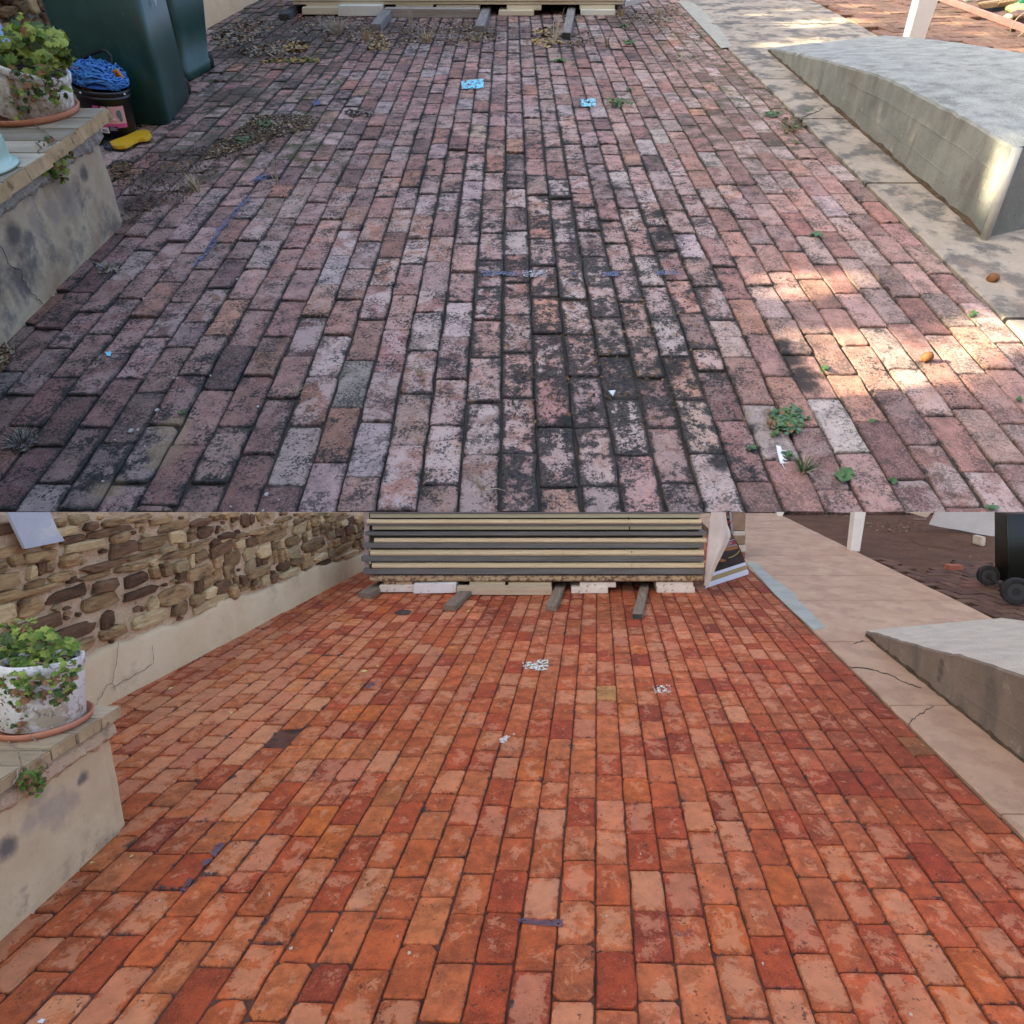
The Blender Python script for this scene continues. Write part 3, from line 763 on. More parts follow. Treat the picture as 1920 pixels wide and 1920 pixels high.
def pot(yard, zt, foot, fw, top, tw, label, slabel):
    c = yard.g(*foot, zt); r = fw * yard.mpp(c)
    tp = yard.d(*top, c.y + .02); h = tp.z - zt; rt = tw * yard.mpp(tp)
    s = MB(); s.lathe(c, (0, 0, 1), [(r * .9, .001), (r * 1.06, .004), (r * 1.12, .028), (r * 1.07, .030), (r * 1.0, .010), (r * .5, .009)], 40)
    solo('pot_saucer', s, TERRA[yard], yard, c, slabel, 'saucer', smooth=True)
    root = thing('plant_pot', yard, c + V((0, 0, .0115)), label, 'pot')
    ax = (tp - c); c2 = c + V((0, 0, .0115)); L = ax.length
    m = MB(); m.lathe(c2, ax, [(r * .88, 0), (r * .93, .004), (r * .93 + (rt - r * .93) * .75, L * .72), (rt * .97, L * .82), (rt * 1.03, L * .85), (rt * 1.03, L * .985), (rt * .99, L), (rt * .93, L * .99), (rt * .9, L * .9)], 44, caps=False)
    build('pot_body', m, POTM[yard], root, smooth=True)
    m = MB(); m.lathe(c2, ax, [(rt * .2, L * .905), (rt * .6, L * .9), (rt * .93, L * .89)], 24); build('soil', m, POTSOIL[yard], root)
    return c, tp, rt
pU = pot(UP, PLU[5], (62, 216), 74, (50, 122), 67, 'flaking white tapered pot of ivy behind the blue mop bucket', 'terracotta saucer under the pot beside the mop bucket')
pL = pot(LOW, PLL[5], (84, 1357), 69, (79, 1238), 64, 'flaking white tapered pot of ivy in front of the rubble wall', 'terracotta saucer under the pot in front of the rubble wall')

IVY = {y: [wmat("ivy_green", y, (.055,.115,.012), (.13,.21,.025), 30, rough=.5, bump=.2), wmat("ivy_lime", y, (.17,.24,.03), (.28,.33,.06), 25, rough=.5, bump=.2),
           wmat("ivy_dark", y, (.025,.055,.012), (.06,.10,.02), 25, rough=.5, bump=.2), wmat("ivy_brown", y, (.16,.06,.03), (.26,.13,.05), 25, [((.1,.12,.03), 40, .55, .65, .6)], .6, .2)] for y in (UP, LOW)}
STEM = {y: wmat("ivy_stem", y, (.20,.14,.10), (.30,.22,.17), 30, rough=.8) for y in (UP, LOW)}
def leaf_mesh(mat):
    pts = [(0, -.42), (.20, -.50), (.36, -.26), (.56, -.14), (.36, .02), (.42, .26), (.18, .22), (0, .56), (-.18, .22), (-.42, .26), (-.36, .02), (-.56, -.14), (-.36, -.26), (-.20, -.50)]
    v = [V((x * rnd.uniform(.88, 1.1), y * rnd.uniform(.88, 1.1), -.32 * (x * x) - .12 * max(0, y) + rnd.uniform(-.03, .03))) for x, y in pts]
    v.append(V((0, -.1, .07)))
    me = bpy.data.meshes.new('leaf'); me.from_pydata(v, [], [(i, (i + 1) % 14, 14) for i in range(14)])
    me.materials.append(mat); return me
def ivy(yard, base, blobs, stems, label, size):
    root = thing('ivy_plant', yard, base, label, 'plant')
    lm = [[leaf_mesh(m) for _ in range(3)] for m in IVY[yard]]
    def leaf(p, s, kind, up):
        o = bpy.data.objects.new('leaf', rnd.choice(lm[kind])); COL.objects.link(o); o.parent = root
        nrm = (up + V((rnd.gauss(0, .45), rnd.gauss(0, .45), rnd.gauss(0, .3)))).normalized()
        o.matrix_local = Matrix.Translation(p - base) @ nrm.to_track_quat('Z', 'Y').to_matrix().to_4x4() @ Matrix.Rotation(rnd.uniform(0, 6.28), 4, 'Z') @ Matrix.Scale(s, 4)
    for (cx, cy, rx, ry, n, dist, dep, pal, sz) in blobs:
        for i in range(int(n * 2.3)):
            a, q = rnd.uniform(0, 6.28), math.sqrt(rnd.random())
            x, y = cx + math.cos(a) * rx * q, cy + math.sin(a) * ry * q
            p = dist(x, y, rnd.uniform(-dep, dep))
            tocam = (yard.cam - p).normalized()
            leaf(p, sz * rnd.uniform(.48, .95) * yard.mpp(p), pick(pal), (tocam * .7 + V((0, 0, .8))).normalized())
    st = MB()
    for pts, r in stems:
        P = [q for q in pts]; fine = []
        for i in range(len(P) - 1):
            for j in range(4):
                t = j / 4; fine.append(P[i].lerp(P[i+1], t) + V((rnd.gauss(0, .003), rnd.gauss(0, .003), rnd.gauss(0, .003))))
        fine.append(P[-1]); st.tube(fine, r, 5)
    build('stems', st, STEM[yard], root)['kind'] = 'stuff'
GRN = [(4, 0), (4, 1), (1.6, 2), (.5, 3)]; MIXD = [(2, 0), (1.6, 1), (1.6, 2), (2.6, 3)]; BRN = [(1, 0), (.8, 1), (1.5, 2), (3, 3)]
def setup_ivy(yard, P, pt, main, trails, stems, label):
    c, tp, rt = pt
    dome = lambda x, y, q: yard.d(x, y, tp.y + q * rt)
    body = lambda x, y, q: yard.d(x, y, tp.y - rt * 1.02 + abs(q) * .0 - .01 - rnd.random() * .03 + max(0, abs(x - main[0]) / main[2] - .3) * rt * .8)
    fpl = P[2].cross(P[4]).normalized(); fpl = fpl if fpl.x > 0 else -fpl
    face = lambda x, y, q: yard.pl(x, y, P[1] + fpl * (.03 + rnd.random() * .03), fpl)
    F = {'d': dome, 'b': body, 'f': face}
    blobs = [(main[0], main[1], main[2], main[3], main[4], dome, .8, GRN, main[5])]
    for (x, y, rx, ry, n, k, pal, sz) in trails: blobs.append((x, y, rx, ry, n, F[k], .2, pal, sz))
    S = []
    for pts, w in stems:
        S.append(([F[k](x, y, 0) for x, y, k in pts], w * yard.mpp(tp)))
    ivy(yard, tp, blobs, S, label, 1)
setup_ivy(UP, PLU, pU, (55, 96, 76, 50, 95, 27), [(90,160,45,32,26,'b',MIXD,17), (30,170,40,40,20,'b',MIXD,17), (30,215,25,25,9,'b',BRN,15), (97,312,27,20,20,'f',MIXD,17), (118,335,8,8,5,'f',BRN,13), (125,292,16,8,5,'f',BRN,13), (85,262,14,10,4,'f',BRN,12), (108,100,28,24,10,'b',GRN,26), (36,30,6,7,4,'d',[(1,1)],11)],
    [([(5,135,'b'),(22,175,'b'),(35,215,'b'),(60,250,'b'),(75,275,'f'),(73,305,'f')], 1.5), ([(28,185,'b'),(65,232,'b'),(95,255,'f'),(112,272,'f'),(124,295,'f')], 1.4), ([(60,122,'b'),(95,124,'b'),(128,122,'b'),(146,130,'b')], 1.0), ([(0,180,'b'),(20,168,'b'),(45,165,'b')], 1), ([(75,160,'b'),(100,162,'b'),(118,155,'b')], 1)],
    'green ivy trailing over the white pot next to the mop bucket')
setup_ivy(LOW, PLL, pL, (62, 1216, 84, 36, 95, 22), [(95,1290,48,30,40,'b',MIXD,17), (25,1290,40,32,36,'b',MIXD,17), (130,1255,22,18,10,'b',GRN,16), (25,1350,28,28,14,'b',BRN,13), (58,1465,28,16,30,'f',MIXD,16), (68,1488,12,10,6,'f',BRN,12), (80,1445,14,8,4,'f',BRN,10), (60,1162,12,6,4,'d',[(1,1)],9), (25,1175,26,16,14,'d',MIXD,16)],
    [([(5,1310,'b'),(25,1340,'b'),(55,1375,'b'),(72,1395,'b'),(82,1425,'f'),(90,1440,'f')], 1.3), ([(10,1390,'b'),(35,1410,'f'),(37,1440,'f'),(25,1470,'f')], 1.3), ([(60,1240,'b'),(100,1252,'b'),(140,1245,'b')], .9), ([(45,1175,'d'),(55,1162,'d'),(62,1155,'d')], .7), ([(75,1290,'b'),(95,1300,'b'),(120,1312,'b')], .9)],
    'green ivy trailing over the white pot below the rubble wall')

# green glazed pot at the near end of the upper planter
gm = wmat("glaze_mint", UP, (.36,.52,.44), (.44,.60,.52), 5, [((.55,.62,.55), 9, .58, .72, .5)], .25, .1, spec=.6)
c = UP.g(-52, 318, PLU[5]); r = 79 * UP.mpp(c)
m = MB(); m.lathe(c, (0, 0, 1), [(r * .7, .001), (r * .98, .002), (r * 1.0, .010), (r * .92, .018), (r * .86, .03), (r * .9, .06), (r * .93, .10), (r * .86, .14), (r * .7, .17), (r * .74, .19), (r * .68, .19)], 44)
solo('glazed_pot', m, gm, UP, c, 'mint green glazed pot at the near end of the grey sleepers', 'pot', smooth=True)
blue = wmat("plastic_pale_blue", UP, (.22,.36,.60), (.28,.42,.66), 4, rough=.4, bump=0)
c = UP.d(-6, 66, pU[1].y + .35)
q = UP.mpp(c)
m = MB(); m.hexa([c + V((x * q, y * q, -60 * q)) for x, y in ((-20, -12), (16, -12), (16, 12), (-20, 12))], [c + V((x * q, y * q, 60 * q)) for x, y in ((-26, -14), (8, -14), (8, 14), (-26, 14))])
solo('plastic_tub', m, blue, UP, c, 'pale blue plastic tub behind the ivy', 'tub', bevel=.008)

# ------------------------------------------------------------------ wheelie bins
BINM = wmat("plastic_bin_green", UP, (.007,.046,.036), (.012,.060,.048), 3, [((.06,.12,.11), 4, .52, .72, .5, (1,1,.35)), ((.10,.14,.13), 26, .62, .72, .35, (1,1,.3)), ((.16,.2,.2), 90, .70, .74, .5)], .42, .12, 200, .001, spec=.5)
def rounded(quad, r, n=6):
    out = []
    for i in range(4):
        p, a, b = quad[i], quad[i-1], quad[(i+1) % 4]
        s, e = p + (a - p).normalized() * r, p + (b - p).normalized() * r
        for j in range(n + 1):
            t = j / n; out.append(s * (1-t)**2 + p * 2 * t * (1-t) + e * t * t)
    return out
def loftbin(corners, z1, radius):
    def at(z): return [a + (b - a) * (z / b.z) for a, b in corners]
    return at
def bin_up(FR, BR, FL, FRt, BRt, FLt, label, step=None):
    fr, br, fl = UP.g(*FR), UP.g(*BR), UP.g(*FL)
    bl = fl + (br - fr)
    t = [UP.d(*FRt, fr.y - .02), UP.d(*BRt, br.y + .02), UP.d(*FLt, fl.y - .02)]
    e = [(fr, t[0]), (br, t[1]), (fl, t[2])]
    tb = bl + (t[2] - fl) * (t[1].z / t[2].z); tb.y = bl.y + .02; tb.x = bl.x + (t[2] - fl).x / t[2].z * tb.z; e.append((bl, V((tb.x, bl.y + .02, t[2].z))))
    lean = sum(((b - a) / (b - a).z for a, b in e), V((0, 0, 0))) / 4
    def quad(z, k=1.0, dx=0.0):
        q = [a + (b - a) * (z / (b - a).z) for a, b in (e[2], e[0], e[1], e[3])]
        m = sum(q, V((0, 0, 0))) / 4
        return [V((m.x + (p.x - m.x) * k, m.y + (p.y - m.y) * k, z)) for p in q]
    root = thing('wheelie_bin', UP, fr.lerp(bl, .5), label, 'wheelie bin', 'green bins by the wall')
    b = MB()
    zs = [(.0, .97), (.012, 1.0)] + ([(step, 1.0), (step + .004, .965)] if step else []) + [(.35, .97 if step else 1.0), (.86, .97 if step else 1.0)]
    b.loft([rounded(quad(z, k), .05) for z, k in zs])
    build('bin_body', b, BINM, root, smooth=True)
    b = MB(); b.loft([rounded(quad(.86, 1.09), .05), rounded(quad(.90, 1.1), .05)]); build('rim', b, BINM, root)
    b = MB(); b.loft([rounded(quad(.902, 1.12), .05), rounded(quad(.93, 1.1), .05), rounded(quad(.96, .8), .05)]); build('lid', b, BINM, root, smooth=True)
    for s in (-1, 1):
        w = MB(); p = bl.lerp(br, .5 + s * .42) + V((0, .06, .06))
        w.lathe(p - V((.02, 0, 0)), (1, 0, 0), [(.02, 0), (.06, .004), (.065, .02), (.06, .036), (.02, .04)], 18); build('wheel', w, wmat("rubber_black_slope", UP, (.012,.012,.012), rough=.7), root, smooth=True)
    return root, e, quad
b1, e1, q1 = bin_up((318, 235), (358, 182), (166, 240), (262, 0), (313, 0), (73, 0), 'large dark green wheelie bin right behind the mop bucket')
b2, e2, q2 = bin_up((355, 153), (399, 131), (262, 156), (321, 0), (388, 0), (215, 0), 'smaller dark green bin behind the large green bin', step=.085)
em = MB(); P0 = e1[0][0].lerp(e1[0][1], .0); nrm = (e1[0][1] - e1[0][0]).cross(e1[1][0] - e1[0][0]).normalized()
nrm = nrm if nrm.dot(UP.cam - P0) > 0 else -nrm
cc = UP.pl(290, -2, P0 + nrm * .004, nrm); a1 = (e1[0][1] - e1[0][0]).normalized(); a2 = nrm.cross(a1)
rr = 7.5 * UP.mpp(cc)
em.tube([cc + (a1 * math.sin(t) * 1.2 + a2 * math.cos(t) * .8) * rr for t in [2 * math.pi * i / 28 for i in range(29)]], rr * .12, 5)
em.tube([cc + (a1 * math.sin(t) * .65 + a2 * math.cos(t) * .4) * rr for t in [math.pi + math.pi * i / 10 for i in range(11)]], rr * .1, 5)
build('emblem', em, wmat("print_pale", UP, (.5,.55,.55), rough=.5, bump=0), b1)

# ------------------------------------------------------------------ mop bucket
BLK = wmat("plastic_black", UP, (.008,.009,.012), (.014,.015,.018), 5, [((.10,.10,.11), 14, .62, .74, .35)], .35, .1, 120, .001, spec=.5)
foot, rim = UP.g(216, 258), None
rb = 38 * UP.mpp(foot)
tp = UP.d(188, 160, foot.y + .01); ax = tp - foot; Lb = ax.length; rt = 47 * UP.mpp(tp)
mx = ax.normalized()
bk = thing('mop_bucket', UP, foot, 'black mop bucket with pink label beside the large green bin', 'bucket')
m = MB(); m.lathe(foot, ax, [(rb * .9, 0), (rb, .006), (rt * .94, Lb * .84), (rt * .985, Lb * .85), (rt * .985, Lb * .885), (rt * .955, Lb * .89), (rt * .955, Lb * .92), (rt * 1.0, Lb * .925), (rt * 1.02, Lb * .97), (rt * 1.0, Lb), (rt * .93, Lb * .995), (rt * .9, Lb * .8), (rt * .5, Lb * .78)], 48)
build('bucket_body', m, BLK, bk, smooth=True)
bx = V((1, 0, 0)); bx = (bx - mx * bx.dot(mx)).normalized(); by = mx.cross(bx)      # by points away/up
if by.y < 0: by = -by
def onb(a, z, o=.0012):                       # a: angle from the camera side, + to the right
    r = rb + (rt * .94 - rb) * (z / .84) + o
    return foot + ax * z + (bx * math.sin(a) - by * math.cos(a)) * r
def patch(name, a0, a1, z0, z1, mat, o, sk=0.0, parent=bk, n=8, ell=False):
    mb = MB(); vv = []
    if ell:
        ac, zc_ = (a0 + a1) / 2, (z0 + z1) / 2
        vv = [onb(ac + (a1-a0)/2 * math.cos(t), zc_ + (z1-z0)/2 * math.sin(t) + sk * math.cos(t), o) for t in [2*math.pi*i/24 for i in range(24)]]
        mb.add(vv, [tuple(range(24))])
    else:
        for i in range(n + 1):
            a = a0 + (a1 - a0) * i / n
            vv += [onb(a, z0 + sk * i / n, o), onb(a, z1 + sk * i / n, o)]
        mb.add(vv, [(2*i, 2*i+2, 2*i+3, 2*i+1) for i in range(n)])
    return build(name, mb, mat, parent)
pm = lambda n, c: wmat(n, UP, c, rough=.5, bump=0)
lab = patch('label', -.02, 1.18, .36, .74, pm("print_pink_pale", (.62, .33, .32)), .0012)
patch('magenta_band', -.02, 1.18, .33, .41, pm("print_magenta", (.55, .08, .22)), .0018, parent=lab)
patch('magenta_band', -.02, .22, .66, .745, pm("print_magenta", (.55, .08, .22)), .0018, parent=lab)
patch('black_badge', .02, .62, .44, .76, pm("print_black", (.015, .013, .018)), .0022, .02, lab, ell=True)
patch('white_oval', .10, .50, .575, .70, pm("print_white", (.75, .70, .72)), .0028, .02, lab, ell=True)
patch('oval_lettering', .16, .44, .625, .655, pm("print_magenta", (.55, .08, .22)), .0034, .01, lab)
patch('picture_window', .80, 1.02, .50, .67, pm("print_olive", (.10, .17, .15)), .0022, 0, lab, ell=True)
patch('picture_mop', .88, 1.02, .44, .54, pm("print_olive", (.10, .17, .15)), .0026, 0, lab, ell=True)
patch('text_panel', .36, .74, .27, .36, pm("print_dark_blue", (.03, .03, .05)), .0024, 0, lab)
patch('barcode_panel', .0, .36, .225, .335, pm("print_white", (.75, .70, .72)), .0026, 0, lab)
for i in range(9):
    patch('barcode_line', .08 + i * .026, .08 + i * .026 + rnd.uniform(.006, .016), .24, .30, pm("print_black", (.015, .013, .018)), .0032, 0, lab, n=1)
for i in range(4):
    patch('small_lettering', .42, .42 + rnd.uniform(.12, .26), .285 + i * .018, .291 + i * .018, pm("print_grey", (.4, .4, .42)), .003, 0, lab, n=3)
def text(name, s, size, mat, parent, O, X, Y, yard, ext=.0004):
    cu = bpy.data.curves.new(name, 'FONT'); cu.body = s; cu.size = 1; cu.extrude = 0.01; cu.offset = .012
    tmp = bpy.data.objects.new('tmp', cu); COL.objects.link(tmp)
    me = bpy.data.meshes.new_from_object(tmp.evaluated_get(bpy.context.evaluated_depsgraph_get()))
    bpy.data.objects.remove(tmp); bpy.data.curves.remove(cu)
    N = X.cross(Y).normalized(); mb = MB()
    mb.add([O + X * (v.co.x * size) + Y * (v.co.y * size) + N * (v.co.z * size) for v in me.vertices], [tuple(p.vertices) for p in me.polygons])
    bpy.data.meshes.remove(me)
    return build(name, mb, mat, parent)
O = onb(.06, .455, .004); X = (onb(.30, .475, .004) - O).normalized(); Y = (mx - X * mx.dot(X)).normalized()
text('lettering', 'XL', .072 * Lb / .25, pm("print_white", (.75, .70, .72)), lab, O, X, Y, UP)
for i in range(2): patch('small_lettering', .36, .62, .475 + i * .035, .498 + i * .035, pm("print_white", (.75, .70, .72)), .0034, .012, lab, n=4)
for a in (-.28, 1.32):
    w = MB(); p = foot + ax * .95 + (bx * math.sin(a) - by * math.cos(a)) * rt * 1.02
    w.lathe(p, (p - (foot + ax * .95)).normalized(), [(.006, 0), (.0065, .003), (.004, .007), (.0005, .008)], 12); build('rivet', w, pm("metal_pale", (.7, .7, .7)), bk, smooth=True)
h = MB(); hp = []
H = lambda x, y, dy: UP.d(x, y, tp.y + dy)
h.tube([H(139,152,.0), H(133,136,.05), H(137,124,.07), H(148,115,.08), H(170,102,.09), H(190,94,.10), H(200,96,.10), H(207,105,.10), H(209,122,.09), H(207,140,.06)], .010, 8); build('bail_handle', h, BLK, bk, smooth=True)
ORG = pm("plastic_orange", (.52, .19, .02))
for (p0, p1, w) in (((148, 160), (172, 174), 9), ((214, 134), (228, 150), 8)):
    a, b = UP.d(*p0, tp.y - .02), UP.d(*p1, tp.y - .05 if w == 9 else tp.y - .0); d_ = (b - a); s_ = V((0, .02, .03))
    w_ = MB(); wv = d_.cross(V((0, 1, .2))).normalized() * w * UP.mpp(a) * .6
    w_.prism([a - wv, b - wv, b + wv, a + wv], V((0, .022, .01))); build('orange_clip', w_, ORG, bk, bevel=.003)
# the mop's strands
mop = thing('string_mop', UP, foot + ax * .93, 'tangled bright blue mop head filling the black bucket', 'mop')
st = MB(); cen = foot + ax * .93
def dome(a, r):
    hgt = math.sqrt(max(0, 1 - r * r * .8))
    return cen + (bx * math.cos(a) * r + by * math.sin(a) * r * 1.0) * rt * .98 + mx * (rt * .74 * hgt + .0) + by * rt * .12
core = MB(); core.loft([[dome(2*math.pi*i/24, r) - mx * .02 for i in range(24)] for r in (1.0, .8, .5, .15)]); 
for i in range(170):
    a, r = rnd.uniform(0, 6.28), math.sqrt(rnd.random()) * .97; P = []; da = rnd.uniform(-1.6, 1.6); dr_ = rnd.uniform(-.45, .45)
    lift = rnd.uniform(-.012, .030)
    for j in range(9):
        t = j / 8 - .5
        aa = a + da * t + .5 * math.sin(t * 7 + i); r2 = min(1.0, max(.02, abs(r + dr_ * t + .10 * math.sin(t * 9 + i * 2))))
        P.append(dome(aa, r2) + mx * (lift + .012 * math.sin(j * 1.9 + i) + .03 * mnoise.noise(V((aa * 1.5, r2 * 3, 2)))))
    st.tube(P, .0046, 5)
MOPM = wmat("mop_blue", UP, (.05,.20,.55), (.10,.30,.68), 60, [((.02,.09,.35), 30, .52, .68, .7), ((.2,.42,.8), 45, .55, .7, .5)], .8, .6, 300, .002)
build('strands', st, MOPM, mop, smooth=True); build('strand_core', core, pm("mop_blue_deep", (.02, .08, .30)), mop)
tq = MB(); tq.tube([dome(-1.45 + .18 * math.cos(t), .78 + .12 * math.sin(t)) + mx * .014 for t in [2*math.pi*i/12 for i in range(13)]], .006, 6); build('teal_tie', tq, pm("mop_teal", (.03, .32, .36)), mop, smooth=True)

# yellow hand brush lying on the bricks
hb = thing('hand_brush', UP, UP.g(245, 268), 'yellow handled brush with dark bristles lying beside the black bucket', 'brush')
ol = [(208,272),(220,267),(235,262),(246,257),(258,251),(270,249),(281,250),(285,256),(283,263),(274,266),(262,267),(252,271),(245,276),(235,280),(222,281),(213,279)]
m = MB(); m.prism([UP.g(x, y, .018) for x, y in ol], (0, 0, .022)); build('brush_handle', m, wmat("plastic_yellow", UP, (.62,.36,.01), (.66,.40,.03), 12, [((.42,.30,.08), 30, .55, .7, .3)], .4, .1), hb, bevel=.004)
m = MB()
for i in range(420):
    t = rnd.random(); x, y = 196 + 52 * t + rnd.uniform(-3, 3), 276 - 17 * t + rnd.uniform(-4, 5)
    p = UP.g(x, y, .0); q = p + V((rnd.gauss(.01, .012), rnd.gauss(.0, .012), rnd.uniform(.025, .042))); s = V((.0022, 0, 0))
    m.add([p - s, p + s, q], [(0, 1, 2)])
m.prism([UP.g(x, y, 0) for x, y in ((196,281),(210,283),(250,262),(244,256),(200,272))], (0, 0, .018))
build('bristles', m, wmat("bristle_dark", UP, (.02,.025,.035), (.09,.11,.14), 90, rough=.8), hb)
# ------------------------------------------------------------------ stacks of roof panels on offcuts and bearers
def pm2(y, n, c1, c2=None, **k): return wmat(n, y, c1, c2, **k)
CREAM_L = wmat("panel_edge_cream", LOW, (.50,.395,.23), (.60,.49,.31), 5, [((.28,.19,.09), 8, .58, .74, .6, (1,1,6)), ((.16,.08,.04), 70, .64, .72, .5)], .55, .2, stretch=(.4,1,8))
GREEN_L = wmat("panel_edge_pale_green", LOW, (.33,.31,.20), (.40,.37,.25), 5, [((.2,.17,.1), 12, .6, .74, .4)], .5, .1, stretch=(.4,1,8))
GREY_L = wmat("panel_sheet_grey", LOW, (.105,.103,.095), (.155,.15,.14), 5, [((.3,.29,.28), 60, .68, .74, .6)], .45, .15, stretch=(.4,1,8))
DARK_L = wmat("panel_gap_dark", LOW, (.025,.02,.018), (.05,.038,.03), 8, rough=.8)
DIRT_L = wmat("panel_edge_dirty", LOW, (.34,.22,.12), (.44,.31,.18), 6, [((.07,.03,.02), 30, .47, .6, .85)], .8, .5, 90, .003)
YF = LOW.g(1000, 1112).y + .02
def zat(y): return LOW.d(1000, y, YF).z
st = thing('panel_stack', LOW, V((LOW.g(1000, 1112).x, YF, 0)), 'tall stack of cream and grey roof panels on offcuts behind the clean bricks', 'panel stack')
def bar(y0, y1, x0, x1, mat, dy, dep, name, nose=0, bev=.003):
    a, b = LOW.d(x0, y1, YF + dy), LOW.d(x1, y0, YF + dy)
    m = MB(); z0, z1 = zat(y1), zat(y0)
    if nose:
        zs = [(0, z0), (-nose * .7, z0 + (z1-z0) * .12), (-nose, z0 + (z1-z0) * .35), (-nose * .9, z0 + (z1-z0) * .55), (-nose * .35, z0 + (z1-z0) * .62), (-nose * .3, z0 + (z1-z0) * .95), (0, z1)]
        L_ = [V((a.x, YF + dy + o, z)) for o, z in zs]; R_ = [V((b.x, YF + dy + o, z)) for o, z in zs]
        L_ += [V((a.x, YF + dep, z1)), V((a.x, YF + dep, z0))]; R_ += [V((b.x, YF + dep, z1)), V((b.x, YF + dep, z0))]
        m.loft([L_, R_])
        return build(name, m, mat, st)
    m.box((a.x, YF + dy, z0), (b.x, YF + dep, z1))
    return build(name, m, mat, st, bevel=bev if z1 - z0 > .008 else 0)
bar(958, 1090, 697, 1312, DARK_L, .05, .75, 'panel_core')
rows = [(958,963,692,1322,GREY_L,-.01,'roof_sheet'),(962,971,694,1315,GREEN_L,.0,'roof_panel'),(974,982,688,1315,CREAM_L,-.012,'roof_panel'),(982.3,985,688,1316,GREY_L,-.02,'roof_sheet'),(985.4,993,698,1316,GREEN_L,.0,'roof_panel'),
        (997,1003.5,684,1326,GREY_L,-.02,'roof_sheet'),(1003.6,1008,700,1318,DARK_L,.01,'roof_panel'),(1009,1017.5,702,1324,CREAM_L,-.006,'roof_panel'),(1017.8,1027,680,1320,GREY_L,-.022,'roof_sheet'),
        (1031,1042,695,1320,CREAM_L,-.006,'roof_panel'),(1042.2,1052,677,1320,GREY_L,-.022,'roof_sheet'),(1055,1065.5,698,1320,CREAM_L,-.006,'roof_panel'),(1066,1076,681,1321,GREY_L,-.022,'roof_sheet'),
        (1079,1090,694,1318,DIRT_L,-.006,'roof_panel')]
for (a, b, x0, x1, mt, dy, nm) in rows:
    bar(a, b, x0, x1, mt, dy, .7, nm, nose=.014 if nm == 'roof_panel' and mt in (CREAM_L, DIRT_L) else 0)
for (y, x) in ((972,1178),(990,1180),(1036,1184),(1061,1184)):
    bar(y - 3.5, y + 3.5, x, x + 1.2, DARK_L, -.0205, .0, 'panel_joint')
# pale plastic wrap hanging at the left end
m = MB(); vv = []
for i in range(9):
    y = 958 + i * 14.5; w = 3.5 + 2 * math.sin(i)
    vv += [LOW.d(681 + (i % 3) + 1.2 * i * .2, y, YF + .06), LOW.d(681 + 9 + w * .5, y, YF + .03 + .01 * (i % 2))]
m.add(vv, [(2*i, 2*i+1, 2*i+3, 2*i+2) for i in range(8)])
build('plastic_wrap', m, wmat("wrap_mauve", LOW, (.28,.21,.20), (.36,.28,.27), 8, rough=.4), st)

WBLK = wmat("offcut_white", LOW, (.60,.50,.40), (.70,.61,.50), 7, [((.25,.12,.07), 22, .56, .66, .75)], .7, .3, 60, .004)
WBL2 = wmat("offcut_white_clean", LOW, (.66,.60,.54), (.72,.67,.62), 7, [((.2,.15,.12), 22, .60, .68, .7)], .7, .3, 60, .004)
OFFC = [(711,775,1097.5,1110.5,WBLK,0,-.03),(720,777,1089.5,1097,DIRT_L,0,.0),(775,855,1094,1114,WBL2,-5,-.06),(880,947,1090.5,1100,CREAM_L,0,-.0),(953,1034,1092,1100,CREAM_L,0,.0),
        (1087,1155,1092,1101.5,WBLK,0,-.0),(1071,1140,1101.8,1114,WBLK,0,-.04),(1230,1300,1091.5,1100.5,WBLK,0,.0),(1232,1303,1100.8,1112,WBLK,0,-.02)]
def offcuts(yard, lst, yref, grp, labels):
    for (x0, x1, y0, y1, mt, tilt, dy), lb in zip(lst, labels):
        Y = yref + dy
        a, b = yard.d(x0, y1, Y), yard.d(x1, y1, Y); c = yard.d(x1, y0, Y); d_ = yard.d(x0, y0, Y)
        if tilt: b.z -= tilt * .0 ; d_.z += tilt * .0016; c.z += -tilt * .0005; a.z = max(a.z, .003); b.z = max(b.z, .012)
        z0 = max(.002, a.z) if a.z < .02 else a.z
        a.z = z0; b.z = max(z0, b.z) if tilt else z0
        m = MB(); back = V((0, .22, 0)); m.hexa([a, b, b + back, a + back], [d_, c, c + back, d_ + back])
        solo('panel_offcut', m, mt, yard, a, lb, 'offcut', grp, bevel=.004)
offcuts(LOW, OFFC, YF - .0, 'offcut blocks under the panel stack', [
    'whitish offcut on the clean bricks at the left end of the stack', 'dirty offcut on top of the left end whitish offcut', 'tilted white offcut between the left end offcut and the long plank',
    'small cream offcut above the left half of the long plank', 'small cream offcut above the right half of the long plank', 'upper whitish offcut of the pair right of the long plank',
    'lower whitish offcut of the pair right of the long plank', 'upper whitish offcut of the pair beside the banner', 'lower whitish offcut of the pair beside the banner'])
def plank(yard, x0, x1, y0, y1, Y, mat, label, dep=.09):
    a, b, c, d_ = yard.d(x0, y1, Y), yard.d(x1, y1 + .6, Y), yard.d(x1, y0 + .6, Y), yard.d(x0, y0, Y)
    m = MB(); k = V((0, dep, 0)); m.hexa([a, b, b + k, a + k], [d_, c, c + k, d_ + k])
    solo('timber_plank', m, mat, yard, a, label, 'plank', bevel=.004)
WTIM = wmat("timber_pale", LOW, (.42,.31,.20), (.52,.40,.27), 5, [((.25,.17,.1), 16, .58, .7, .6, (1,9,9))], .8, .4, 60, .003, stretch=(.6,9,9))
plank(LOW, 856, 1035, 1101, 1115.5, YF - .11, WTIM, 'long pale plank lying across the bearers in front of the stack')
